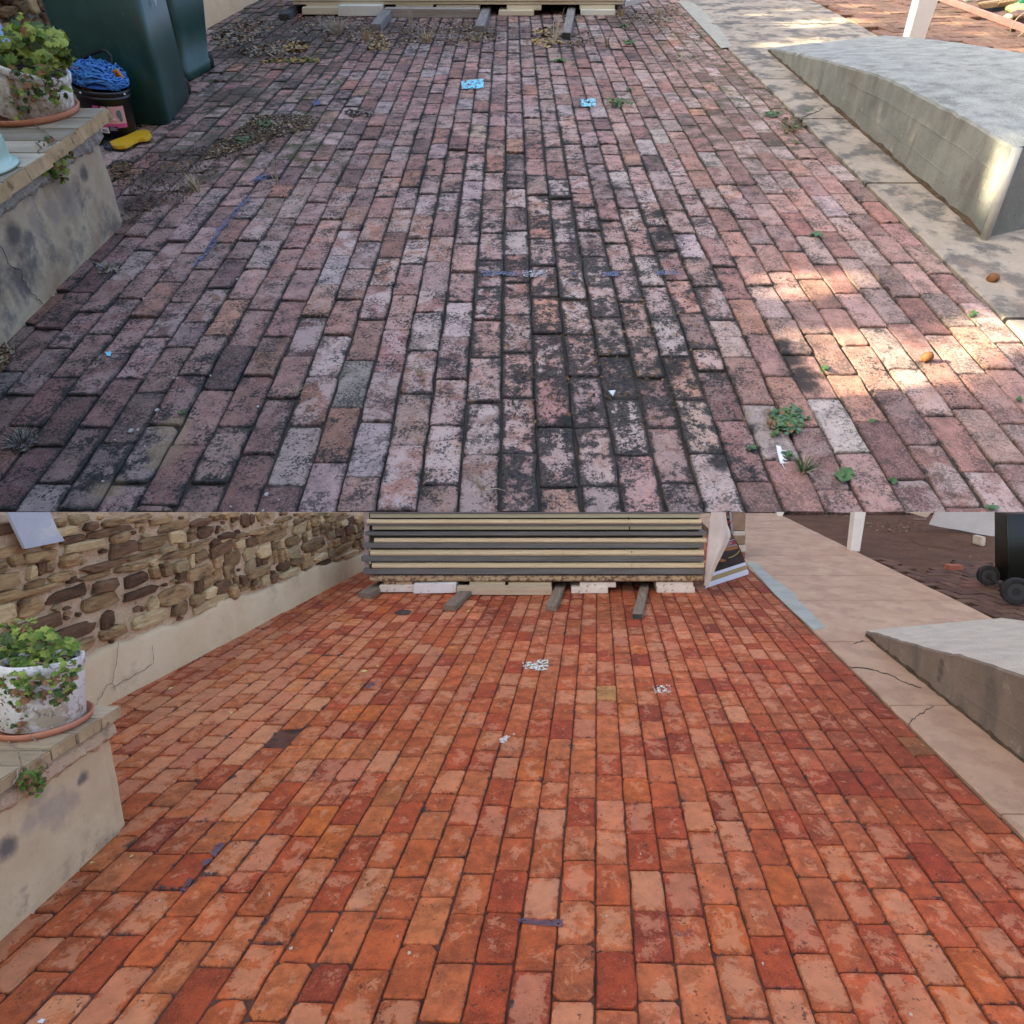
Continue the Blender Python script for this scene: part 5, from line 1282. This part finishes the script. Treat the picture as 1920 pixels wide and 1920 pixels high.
ublock('loose_block', 1845, 5, 24, 7, wmat("block_grey_brown", UP, (.24,.20,.17), rough=.9), 'grey brown block behind the broom head', 'block')
ublock('rubble_piece', 1818, 5, 16, 6, wmat("rubble_pale", UP, (.42,.46,.42), rough=.9), 'pale rubble piece left of the broom', 'rubble')
ublock('black_cap', 1917, 111, 9, 8, BLK, 'small black cap on the ramp edge at the frame side', 'cap')

# ------------------------------------------------------------------ litter, dead leaves, weeds
LIT = [wmat("litter_brown", UP, (.14,.075,.034), (.21,.13,.06), 30, rough=.9), wmat("litter_straw", UP, (.29,.24,.155), (.37,.32,.22), 30, rough=.9), wmat("litter_dark", UP, (.05,.04,.03), (.10,.075,.05), 30, rough=.9), wmat("litter_grey", UP, (.17,.163,.155), (.25,.24,.23), 30, rough=.9)]
LITY = [wmat("litter_yellow", UP, (.36,.25,.08), (.46,.34,.13), 30, rough=.9), LIT[1], LIT[0]]
DRY = wmat("grass_straw", UP, (.40,.34,.22), (.54,.47,.33), 20, rough=.9)
DRYG = wmat("grass_dry_grey", UP, (.30,.30,.28), (.46,.45,.42), 20, rough=.9)
WGR = [wmat("weed_green", UP, (.05,.12,.035), (.10,.18,.06), 30, rough=.6), wmat("weed_blue_green", UP, (.05,.13,.07), (.11,.21,.12), 30, rough=.6), wmat("weed_red", UP, (.20,.11,.06), (.28,.16,.08), 30, rough=.7)]
def litter(region, n, size, mats, label, flat=.35, z=.006, long=1.0):
    return scatter('leaf_litter', UP, mats, region, int(n * 1.5), size * .72, z, flat, label=label, long=long)
litter([(395,60),(470,35),(520,45),(480,75),(430,90),(398,80)], 420, .035, LIT, 'dry leaf litter by the wall foot beside the smaller bin')
litter([(440,95),(560,70),(575,100),(470,108)], 330, .035, LIT, 'dry leaf litter in a strip left of the bearers')
litter([(530,86),(572,76),(575,94),(545,100)], 90, .05, LITY, 'yellow dead leaves left of the weedy stack')
litter([(490,111),(600,107),(600,117),(495,118)], 170, .035, [WGR[0], LITY[0], LIT[0]], 'thin line of yellowing leaves across the bricks')
litter([(480,215),(585,215),(590,232),(560,246),(500,262),(420,290),(375,300),(400,270),(450,240)], 1700, .019, [LIT[0], LIT[2], LIT[2], LIT[2], LIT[1]], 'dark mound of weed litter left of the middle bricks')
CRB = [wmat("soil_crumb", UP, (.05,.042,.036), (.09,.075,.06), 40, rough=.95), LIT[2], LIT[0]]
for reg, n, lb in (([(400,60),(560,30),(900,35),(1000,60),(930,80),(700,100),(560,120),(430,130)], 3200, 'fine dark soil spread before the weedy stack'), ([(210,300),(400,270),(600,215),(600,245),(420,310),(330,390),(240,420)], 2400, 'fine dark soil spread between the planter and the middle bricks'), ([(1090,40),(1280,15),(1330,80),(1200,60)], 900, 'fine dark soil spread between the stack and the mossy edge'), ([(940,400),(1280,380),(1330,640),(1250,800),(960,800)], 900, 'fine black crumbs over the lichen bricks')):
    scatter('soil_crumbs', UP, CRB, reg, n, .010, .006, .5, label=lb)
litter([(640,206),(700,206),(695,218),(650,216)], 110, .026, [LIT[3], LIT[2]], 'small grey scrap of dead weed on the middle bricks')
litter([(535,36),(680,30),(760,45),(800,80),(720,92),(600,70),(540,60)], 600, .028, LIT, 'leaf litter before the left half of the weedy stack')
litter([(700,55),(735,75),(728,92),(690,95)], 120, .035, [LIT[0], LITY[0], LIT[1]], 'leaf litter heaped at the notched bearer end')
litter([(760,38),(890,38),(900,78),(850,85),(770,70)], 430, .026, LIT, 'leaf litter between the two plank bearers')
litter([(870,50),(925,52),(935,75),(900,80),(860,70)], 240, .03, [LIT[0], LIT[2], LIT[3]], 'leaf litter heaped round the middle bearer end')
litter([(1000,55),(1045,48),(1058,80),(1030,90),(995,80)], 190, .045, [LIT[0], LITY[0], LIT[3], LIT[2]], 'brown leaves and pebbles left of the charred bearer')
litter([(1060,70),(1100,55),(1115,85),(1070,92)], 190, .025, [LIT[3], LIT[2], LIT[0]], 'grey litter right of the charred bearer')
litter([(1150,20),(1270,5),(1290,30),(1230,45),(1160,40)], 480, .024, [LIT[2], LIT[3], LIT[1]], 'grey litter between the stack and the path')
litter([(1260,100),(1310,100),(1310,116),(1270,116)], 70, .028, [LIT[3], LIT[1]], 'pale scraps near the mossy edge of the bricks')
litter([(1465,222),(1530,205),(1545,212),(1500,245),(1470,250)], 220, .022, [LIT[2], LIT[0], WGR[0]], 'dark litter in the path corner by the ramp foot')
litter([(205,310),(240,300),(245,330),(215,335)], 110, .034, [LIT[0], LIT[2]], 'brown dead leaves at the planter corner')
litter([(250,228),(275,222),(285,232),(260,240)], 40, .03, [LITY[0], LIT[0]], 'few brown leaves at the foot of the large bin')
litter([(0,640),(25,655),(20,690),(0,700)], 60, .022, [LIT[0], LIT[1]], 'brown leaves at the near foot of the planter')
litter([(180,495),(225,490),(220,510),(185,512)], 60, .02, [LIT[3], LIT[1]], 'wisps of dry litter near the planter foot')

def tuft(x, y, n, h, spread, mat, label, cat, lean=(0, 0), name='dry_grass', w=.0022, curl=.4, group=None):
    base = UP.g(x, y); m = MB()
    for i in range(n):
        a = rnd.uniform(0, 6.28); s = rnd.random() ** .7 * spread; hh = h * rnd.uniform(.4, 1.1)
        p = base + V((math.cos(a) * spread * .25 * rnd.random(), math.sin(a) * spread * .25 * rnd.random(), .0))
        d_ = V((math.cos(a) * s + lean[0], math.sin(a) * s * .8 + lean[1], hh))
        mid = p + d_ * .5 + V((0, 0, hh * .12 * curl)); e = p + d_ + V((rnd.gauss(0, s * .2), rnd.gauss(0, s * .2), -hh * curl * rnd.random() * .5))
        sd = V((w * rnd.uniform(.7, 1.3), 0, 0)) if rnd.random() < .6 else V((0, w, 0))
        m.add([p - sd, p + sd, mid - sd * .8, mid + sd * .8, e], [(0, 1, 3, 2), (2, 3, 4)], rnd.randrange(len(mat)) if isinstance(mat, list) else 0)
    return solo(name, m, mat, UP, base, label, cat, group)
tuft(632, 66, 150, .20, .17, [DRY, DRYG], 'bushy dry grass clump before the white offcut', 'dry grass')
tuft(688, 78, 50, .14, .09, [DRY, LITY[0], DRYG], 'low yellow dry clump below the notched bearer', 'dry grass')
tuft(772, 60, 16, .34, .05, [DRY, DRYG], 'tall dry stalks standing before the grey plank', 'dry grass', w=.003)
tuft(800, 78, 60, .13, .13, [DRY, DRYG, LITY[0]], 'spreading dry clump between the two plank bearers', 'dry grass')
tuft(895, 77, 30, .09, .10, [DRY, WGR[0]], 'short dry clump under the middle bearer end', 'dry grass')
tuft(962, 72, 10, .20, .03, DRY, 'few dry stalks left of the brown leaf pile', 'dry grass')
tuft(988, 90, 12, .22, .04, DRY, 'thin dry stalks left of the charred bearer', 'dry grass')
tuft(1040, 80, 20, .26, .07, [DRY, DRYG], 'dry stalks leaning along the charred bearer', 'dry grass', lean=(.06, .1))
tuft(1138, 88, 40, .13, .05, [DRY, WGR[0]], 'pale grass tuft right of the charred bearer', 'dry grass')
tuft(1165, 30, 60, .12, .10, [LITY[0], DRY], 'yellowish dry clump below the pale sheet corner', 'dry grass')
tuft(1232, 28, 50, .11, .10, [DRY, DRYG], 'dry clump between the pale sheet and the path', 'dry grass')
tuft(372, 358, 26, .13, .07, DRY, 'straw coloured seedling tuft above the blue spray line', 'dry grass', w=.0035)
tuft(520, 345, 9, .22, .055, DRY, 'tall branching dry stalk left of the middle bricks', 'dry grass', w=.003, curl=.1)
tuft(243, 412, 26, .05, .07, [DRY, DRYG], 'dry grey wisps at the planter corner', 'dry grass', w=.0015)
tuft(202, 503, 30, .045, .06, [DRY, DRYG], 'dry grey wisps at the planter foot', 'dry grass', w=.0012)
tuft(788, 706, 12, .11, .035, DRY, 'straw sprig in a joint near the middle of the mossy bricks', 'dry grass', w=.0016)
tuft(906, 916, 11, .05, .07, DRY, 'short straw sprig at the front edge of the mossy bricks', 'dry grass', w=.0016)
tuft(552, 738, 14, .03, .06, DRY, 'tiny pale wisps in a joint left of the middle bricks', 'dry grass', w=.0012)
tuft(1506, 884, 46, .07, .06, [DRY, WGR[0], WGR[0]], 'green and straw grass tuft below the big weed', 'grass tuft', w=.0018, name='grass_tuft')
tuft(1395, 790, 7, .06, .03, DRY, 'single dry sprig near the lower right bricks', 'dry grass', w=.0014)
tuft(20, 660, 14, .05, .12, DRY, 'dry straw lying at the near foot of the planter', 'dry grass', w=.0014)
cl = tuft(38, 832, 190, .05, .075, [DRYG, DRYG, LIT[2]], 'grey tangle of dead weed on the dark bricks', 'dead weed', w=.0013, name='dead_weed')
litter([(10,830),(40,805),(72,812),(60,840),(30,852)], 160, .016, [LIT[2], LIT[3], LIT[2]], 'dark debris in the grey tangle of dead weed')
def weed(x, y, rx, ry, n, leaf, label, mats=(0, 1), h=.02, group=None):
    base = UP.g(x, y); q = UP.mpp(base); m = MB()
    for i in range(n):
        a = rnd.uniform(0, 6.28); r = rnd.random() ** .7 * (.55 + .6 * abs(mnoise.noise(V((math.cos(a) * 2.2 + x, math.sin(a) * 2.2, y * .1)))) * 2)
        p = UP.g(x + math.cos(a) * rx * r, y + math.sin(a) * ry * r, rnd.uniform(.004, h)); s = leaf * rnd.uniform(.6, 1.3); b = rnd.uniform(0, 6.28)
        u = V((math.cos(b), math.sin(b), rnd.uniform(-.1, .6))) * s; w = V((-math.sin(b), math.cos(b), rnd.gauss(0, .25))) * s * .42
        m.add([p - u * .5, p - w, p + w, p + u * .35 + w * .6, p + u * .35 - w * .6, p + u * .6], [(0, 2, 1), (1, 2, 3, 4), (4, 3, 5)], rnd.choice(range(len(mats))))
    for i in range(max(3, n // 14)):
        a = rnd.uniform(0, 6.28); e = UP.g(x + math.cos(a) * rx, y + math.sin(a) * ry, .006); s = V((0, .0014, .0008))
        m.add([base - s + V((0,0,.006)), base + s + V((0,0,.006)), e], [(0, 1, 2)], 0)
    o = solo('weed', m, [WGR[k] for k in mats], UP, base, label, 'weed', group)
    return o
weed(1478, 788, 42, 32, 420, .018, 'large green mat of weed on the lower right mossy bricks', (0, 1, 2), .03)
weed(1478, 850, 16, 6, 26, .012, 'thin weed trailing below the white feather')
weed(1582, 888, 15, 14, 13, .034, 'small rosette weed at the lower right of the mossy bricks', (0,))
weed(1545, 691, 9, 7, 8, .026, 'small weed beside the black stain on the bricks', (0,))
weed(1157, 191, 27, 11, 150, .024, 'rounded green weed beside the smaller blue paint patch', (0, 0, 2), .035)
weed(1050, 113, 13, 4.5, 60, .03, 'low green weed among the upper middle bricks', (0,))
weed(1178, 78, 14, 5.5, 70, .032, 'low green weed near the top of the mossy bricks', (0,))
weed(1170, 48, 12, 4, 34, .032, 'faint green weed before the stack end', (0, 1))
weed(690, 174, 5, 2.5, 10, .02, 'tiny green weed among the left middle bricks', (0,))
weed(1178, 166, 8, 4, 16, .022, 'tiny weed above the rounded green weed', (1,))
weed(1450, 213, 24, 6, 90, .020, 'green weed strip at the brick edge by the ramp foot', (0, 1))
weed(1515, 205, 10, 4, 26, .018, 'small weed in the path corner by the ramp foot', (0, 1))
weed(1494, 267, 10, 4, 16, .022, 'yellowish weed beside the path edge below the ramp foot', (0, 2))
weed(1530, 438, 16, 8, 36, .018, 'small grey green weed on the right bricks', (1, 0))
weed(1825, 588, 9, 6, 26, .018, 'small weed at the path edge near the slab joint', (0,))
weed(1912, 748, 7, 6, 12, .016, 'tiny weed at the far right of the bricks', (0,))
weed(1635, 788, 6, 3, 8, .014, 'tiny sprout below the bright sun patch', (0,))
weed(1412, 840, 9, 6, 14, .016, 'small sprout in the joint left of the feather', (0, 1))
weed(1675, 900, 10, 6, 14, .014, 'small sprout right of the rosette weed', (0,))
weed(1860, 950, 16, 6, 16, .014, 'small weed at the front right corner of the bricks', (0, 1))
weed(498, 232, 24, 12, 60, .02, 'green sprigs in the dark mound of weed litter', (1, 0))
weed(455, 262, 30, 10, 50, .02, 'green sprigs at the near end of the weed litter mound', (1, 0))
weed(340, 772, 14, 3, 8, .012, 'tiny green sprouts in a joint on the dark bricks', (0,))
# gum nuts, feather, chips
NUT = wmat("gum_nut", UP, (.14,.055,.02), (.26,.12,.045), 12, [((.05,.025,.015), 16, .52, .64, .8)], .6, .5)
for x, y, lb in ((1738, 673, 'brown gum nut in the sun patch on the bricks'), (1861, 526, 'brown gum nut on the stained path')):
    c = UP.g(x, y, .014); r = 10.5 * UP.mpp(c); m = MB(); m.lathe(c - V((r, 0, 0)), (1, .2, .3), [(r * .2, 0), (r * .7, r * .25), (r * .95, r * .9), (r * .85, r * 1.5), (r * .7, r * 1.9), (r * .5, r * 1.8), (r * .3, r * 1.2)], 16)
    solo('gum_nut', m, NUT, UP, c, lb, 'gum nut', smooth=True)
m = MB(); c = UP.g(1460, 852, .008)
for i in range(26):
    t = i / 26; p = UP.g(1457 + 8 * t + rnd.gauss(0, 1), 836 + 32 * t, .012); q = UP.g(1462 + rnd.gauss(3, 9), 846 + 30 * t + rnd.gauss(0, 4), rnd.uniform(.004, .02)); s = V((.002, .0025, 0))
    m.add([p - s, p + s, q], [(0, 1, 2)])
m.prism([UP.g(x, y, .010) for x, y in ((1455,836),(1464,838),(1468,862),(1463,870),(1458,852))], (0, 0, .003))
solo('feather', m, wmat("feather_white", UP, (.70,.70,.70), (.78,.78,.78), 20, rough=.8), UP, c, 'small white feather below the large weed mat', 'feather')
m = MB(); m.prism([UP.g(1141, 734, .006), UP.g(1154, 733, .006), UP.g(1149, 744, .006)], (0, 0, .004)); solo('plastic_chip', m, wmat("chip_blue_white", UP, (.58,.66,.72), rough=.5), UP, UP.g(1148, 738), 'small triangular pale blue chip on the bricks', 'chip')
def chips(yard, pts, mat, label, name='pale_chips'):
    m = MB()
    for (x, y, s) in pts:
        c = yard.g(x, y, .004); r = s * yard.mpp(c); n = 6; m.prism([c + V((math.cos(6.28*i/n) * r * rnd.uniform(.6, 1.2), math.sin(6.28*i/n) * r * 1.3 * rnd.uniform(.6, 1.2), 0)) for i in range(n)], (0, 0, .004))
    return solo(name, m, mat, yard, yard.g(*pts[0][:2]), label, 'chips', None, 'stuff')
chips(UP, [(295,769,4),(246,808,4.5),(259,806,3),(272,838,2.5),(216,826,2),(326,709,2),(333,710,2),(318,708,1.5),(500,928,4),(494,958,3),(484,763,3),(523,938,2),(194,903,2.5),(433,951,2),(1320,835,3),(395,705,2),(270,560,2),(100,555,3),(118,519,2.5),(1292,580,1.5),(445,524,2),(625,305,2),(720,152,2)], wmat("chip_pale", UP, (.42,.40,.37), rough=.8), 'scattered pale stone chips on the mossy bricks')
chips(LOW, [(546,1779,3),(767,1788,3.5),(622,1746,2),(505,1676,1.5),(505,1680,1.5),(746,1757,2),(1137,1719,2),(1201,1602,1.5),(1430,1808,2.5),(1708,1903,3),(964,1377,2.5),(720,1535,1.5),(540,1720,1.5),(1330,1772,1.5),(300,1690,1.5)], wmat("chip_pale_clean", LOW, (.48,.38,.27), rough=.8), 'scattered pale stone chips on the clean bricks')
m = MB(); m.prism([LOW.g(70,1917,.004), LOW.g(78,1911,.004), LOW.g(85,1912,.004), LOW.g(80,1919,.004)], (0,0,.002)); solo('paper_scrap', m, wmat("paper_white", LOW, (.6,.62,.62)), LOW, LOW.g(78,1915), 'white scrap at the front left edge of the clean bricks', 'scrap')
YL = wmat("leaf_yellow", LOW, (.52,.40,.10), (.60,.48,.16), 30, rough=.7)
for x, y, s, lb in ((683,1259,5,'yellow leaf on the clean bricks left of the middle'), (320,1291,4,'greenish yellow leaf near the rubble wall foot'), (433,1336,4,'yellow leaf on the clean bricks right of the pot'), (278,1381,3,'small yellow leaf beside the planter top'), (878,1146,3,'tiny yellow leaf between the two plank bearers'), (171,1619,5,'yellow leaf at the clean planter foot'), (247,1605,3,'tiny pale leaf on the bricks by the planter foot'), (708,1249,3,'tiny yellow leaf beyond the larger yellow leaf')):
    c = LOW.g(x, y, .003); r = s * LOW.mpp(c); a = rnd.uniform(0, 3); u = V((math.cos(a), math.sin(a), .1)) * r * 1.4; w = V((-math.sin(a), math.cos(a), .25)) * r * .8
    m = MB(); m.add([c - u, c - w + V((0,0,r*.3)), c + w + V((0,0,r*.3)), c + u, c + V((0,0,r*.1))], [(0, 4, 1), (0, 2, 4), (1, 4, 3), (4, 2, 3)]); solo('fallen_leaf', m, YL, LOW, c, lb, 'leaf', 'fallen leaves on the clean bricks')

# ------------------------------------------------------------------ worn paint on the bricks
def paint(yard, poly, step, keep, mat, label, z):
    m = MB(); xs = [p[0] for p in poly]; ys = [p[1] for p in poly]
    def inside(x, y):
        r = False
        for (x0, y0), (x1, y1) in zip(poly, poly[1:] + poly[:1]):
            if (y0 > y) != (y1 > y) and x < (x1 - x0) * (y - y0) / (y1 - y0) + x0: r = not r
        return r
    y = min(ys)
    while y < max(ys):
        x = min(xs)
        while x < max(xs):
            nz = mnoise.noise(V((x * .16, y * .3, 3))) * .5 + mnoise.noise(V((x * .6, y * .9, 8))) * .35
            if inside(x + nz * 4, y + nz * 2) and nz + rnd.uniform(-.12, .12) < keep:
                m.add([yard.g(x, y, z), yard.g(x + step, y, z), yard.g(x + step, y + step * .6, z), yard.g(x, y + step * .6, z)], [(0, 3, 2, 1)])
            x += step
        y += step * .6
    return solo('paint_mark', m, mat, yard, yard.g(sum(xs) / len(xs), sum(ys) / len(ys), z), label, 'paint mark')
PBLUE = wmat("paint_sky_blue", UP, (.16,.58,.78), (.30,.72,.88), 9, rough=.7, bump=.2)
paint(UP, [(864,151),(906,147),(907,164),(866,166)], 1.0, .10, PBLUE, 'bright sky blue paint patch high on the mossy bricks', .0105)
paint(UP, [(1088,186),(1117,184),(1117,199),(1090,199)], 1.0, .06, PBLUE, 'smaller sky blue paint patch beside the rounded weed', .0105)
SPR = wmat("paint_dark_blue", UP, (.085,.11,.21), (.14,.17,.29), 12, rough=.8, bump=.2)
paint(UP, [(903,507),(960,508),(972,508),(972,516),(905,516)], 1.4, .00, SPR, 'faded blue spray dash left of the middle joint', .0105)
paint(UP, [(978,506),(1025,506),(1025,518),(980,518)], 1.6, -.05, wmat("paint_pale_blue", UP, (.36,.42,.48), rough=.8), 'pale washed spray dash right of the middle joint', .0105)
paint(UP, [(1130,509),(1160,508),(1160,517),(1132,517)], 1.4, .03, SPR, 'small blue spray dash right of the middle bricks', .0105)
paint(UP, [(1050,509),(1080,509),(1080,516),(1050,516)], 1.4, -.12, SPR, 'faintest blue spray dash right of the middle joint', .0105)
paint(UP, [(1228,505),(1278,508),(1278,515),(1230,514)], 1.4, -.06, SPR, 'faint blue spray dash in line with the smaller dashes', .0105)
paint(UP, [(366,500),(356,499),(380,470),(392,452),(400,430),(425,405),(462,365),(472,368),(440,402),(412,435),(400,462)], 1.3, -.05, SPR, 'dark blue sprayed line slanting over the left bricks', .0105)
paint(UP, [(470,336),(496,325),(500,333),(474,342)], 1.1, .0, SPR, 'dark blue spray dab at the upper end of the slanting line', .0105)
paint(UP, [(585,190),(600,184),(600,194),(588,198)], 1.1, .05, SPR, 'dark blue spray dab among the upper left bricks', .0105)
paint(UP, [(198,660),(208,658),(207,667),(200,667)], 1.2, .4, PBLUE, 'tiny sky blue paint speck on the left bricks', .0105)
PMINT = wmat("paint_mint_worn", LOW, (.55,.62,.52), (.66,.70,.60), 9, rough=.7, bump=.2)
paint(LOW, [(978,1240),(998,1240),(1016,1234),(1028,1236),(1026,1255),(1000,1257),(982,1253)], 1.0, .0, PMINT, 'worn pale mint paint patch on the clean bricks', .0045)
paint(LOW, [(1222,1286),(1256,1282),(1258,1298),(1228,1299)], 1.0, -.1, PMINT, 'fainter mint paint patch right of the worn mint patch', .0045)
paint(LOW, [(935,1385),(948,1378),(956,1380),(945,1393),(937,1392)], 1.1, .15, wmat("paint_white_worn", LOW, (.55,.50,.46), rough=.8), 'small white paint scrape on the clean bricks', .0045)
SPL = wmat("paint_dark_purple", LOW, (.085,.06,.085), (.13,.09,.11), 12, rough=.8, bump=.2)
paint(LOW, [(970,1721),(998,1721),(1000,1725),(1054,1723),(1054,1737),(1030,1736),(1000,1733),(970,1729)], 1.1, .1, SPL, 'dark purple spray dash near the front of the clean bricks', .0045)
paint(LOW, [(1262,1745),(1300,1741),(1302,1757),(1264,1756)], 1.3, -.14, SPL, 'faint purple spray dash right of the dark purple dash', .0045)
paint(LOW, [(393,1600),(402,1583),(420,1577),(415,1592),(402,1606)], 1.3, .1, SPL, 'upper purple spray dash near the planter', .0045)
paint(LOW, [(376,1622),(380,1612),(397,1607),(398,1613),(384,1622)], 1.3, .1, SPL, 'middle purple spray dash near the planter', .0045)
paint(LOW, [(335,1672),(350,1645),(360,1641),(358,1655),(345,1676)], 1.3, -.04, SPL, 'lower purple spray dash near the planter', .0045)
paint(LOW, [(685,1288),(698,1277),(703,1280),(690,1292)], 1.1, .1, SPL, 'small purple spray dab beyond the middle clean bricks', .0045)

# ------------------------------------------------------------------ unseen building and trees added at the left to shade the yards
HW = wmat("added_house_wall", LOW, (.55,.48,.38), (.6,.53,.43), 2)
hs = thing('added_house', LOW, V((-10.5, -1, 0)), 'unseen cream building added to shade the clean yard, beyond the rubble wall', 'added_house')  # unseen block added to keep direct sun off the lower yard
m = MB(); m.box((-13, -12, -.06), (-8.6, 8.6, 7.6)); build('wall', m, HW, hs, loose=True)
m = MB(); m.prism([V((-13.3, -12.3, 7.6)), V((-8.3, -12.3, 7.6)), V((-10.8, -12.3, 9.6))], (0, 21.2, 0)); build('roof', m, wmat("roof_tin", LOW, (.35,.36,.36), rough=.5), hs, loose=True)
for i in range(4):
    m = MB(); m.box((-8.61, -9 + i * 4.2, 1.0), (-8.56, -7.8 + i * 4.2, 2.4)); w = build('window', m, wmat("glass_dark", LOW, (.03,.035,.04), rough=.1, bump=0), hs, loose=True)
SUNSPOTS = [(1508,522,.055,0),(1490,545,.05,0),(1518,535,.05,0),(1570,515,.03,0),(1585,640,.055,0),(1612,655,.045,0),(1560,640,.03,0),(1655,735,.055,0),(1690,722,.055,0),(1720,712,.05,0),(1650,760,.04,0),(1625,690,.035,0),
  (1745,680,.05,0),(1700,660,.03,0),(1860,620,.05,0),(1835,612,.04,0),(1740,840,.03,0),(1770,838,.03,0),(1700,860,.025,0),(1850,880,.055,0),(1885,865,.05,0),(1825,905,.04,0),(1790,910,.035,0),(1905,880,.05,0),(1760,790,.03,0),(1880,790,.04,0),(1855,605,.03,0),(1890,640,.05,0),
  (1540,45,.10,0),(1570,40,.10,0),(1505,52,.07,0),(1480,85,.05,0),(1525,75,.05,0),(1500,20,.06,0),(1610,38,.05,0),(1640,25,.05,0),(1690,25,.05,0),(1800,43,.05,0),(1770,30,.05,0),(1840,62,.05,0),(1560,85,.05,0),(1870,105,.05,0),(1905,95,.06,0),(1600,10,.05,0),
  (1450,90,.04,0),(1420,30,.04,0)]
rays = [(UP.g(x, y, 0), r) for x, y, r, _ in SUNSPOTS]  # lines towards the sun that stay open through the added crowns
for x, y, r in ((1876,302,.015),(1866,332,.03),(1856,360,.025),(1850,388,.0)): rays.append((UP.pl(x, y, rB, rN), r))
for x, y, r in ((1902,256,.0),(1914,253,.0)): rays.append((UP.g(x, y, UP.pl(1880, 262, rB, rN).z), r))
LEAFM = [wmat("tree_leaf", UP, (.05,.085,.03), (.08,.12,.04), 5, rough=.7), wmat("tree_leaf_dark", UP, (.035,.06,.025), rough=.7)]
BARK = wmat("bark_grey", UP, (.2,.16,.12), (.28,.24,.2), 8)
for i in range(9):
    cy = -2.0 + i * 1.9
    t = thing('added_shade_tree', UP, V((-4.6, cy, 0)), 'added unseen shade tree, %s in the row behind the stone wall' % ('first second third fourth fifth sixth seventh eighth ninth'.split()[i]), 'tree', 'added shade trees behind the stone wall')  # unseen leaf screen added to shade the slope, gaps shaped for sun patches
    m = MB(); m.tube([V((-4.6, cy, 0)), V((-4.62, cy + .1, 1.6)), V((-4.55, cy, 3.2)), V((-4.6, cy - .1, 4.6))], [.12, .1, .07, .03], 8); build('trunk', m, BARK, t)
    m = MB()
    for k in range(6800):
        p = V((-4.6 + rnd.gauss(0, .3), cy + rnd.uniform(-1.25, 1.25), rnd.uniform(1.6, 5.3)))
        skip = False
        for q, r in rays:
            d_ = p - q; 
            if abs(d_.y) > r * 1.15 + .08: continue
            if (d_ - sun_up * d_.dot(sun_up)).length < r * 1.15 + .07: skip = True; break
        if skip: continue
        n = (sun_up + V((rnd.gauss(0, .5), rnd.gauss(0, .5), rnd.gauss(0, .5)))).normalized(); u = n.orthogonal().normalized(); u = Matrix.Rotation(rnd.uniform(0, 6.28), 3, n) @ u; w = n.cross(u); s = rnd.uniform(.055, .095)
        m.add([p - u * s * 1.4, p - w * s * .7, p + u * s * 1.4, p + w * s * .7], [(0, 1, 2, 3)], rnd.randrange(2))
    build('crown', m, LEAFM, t)
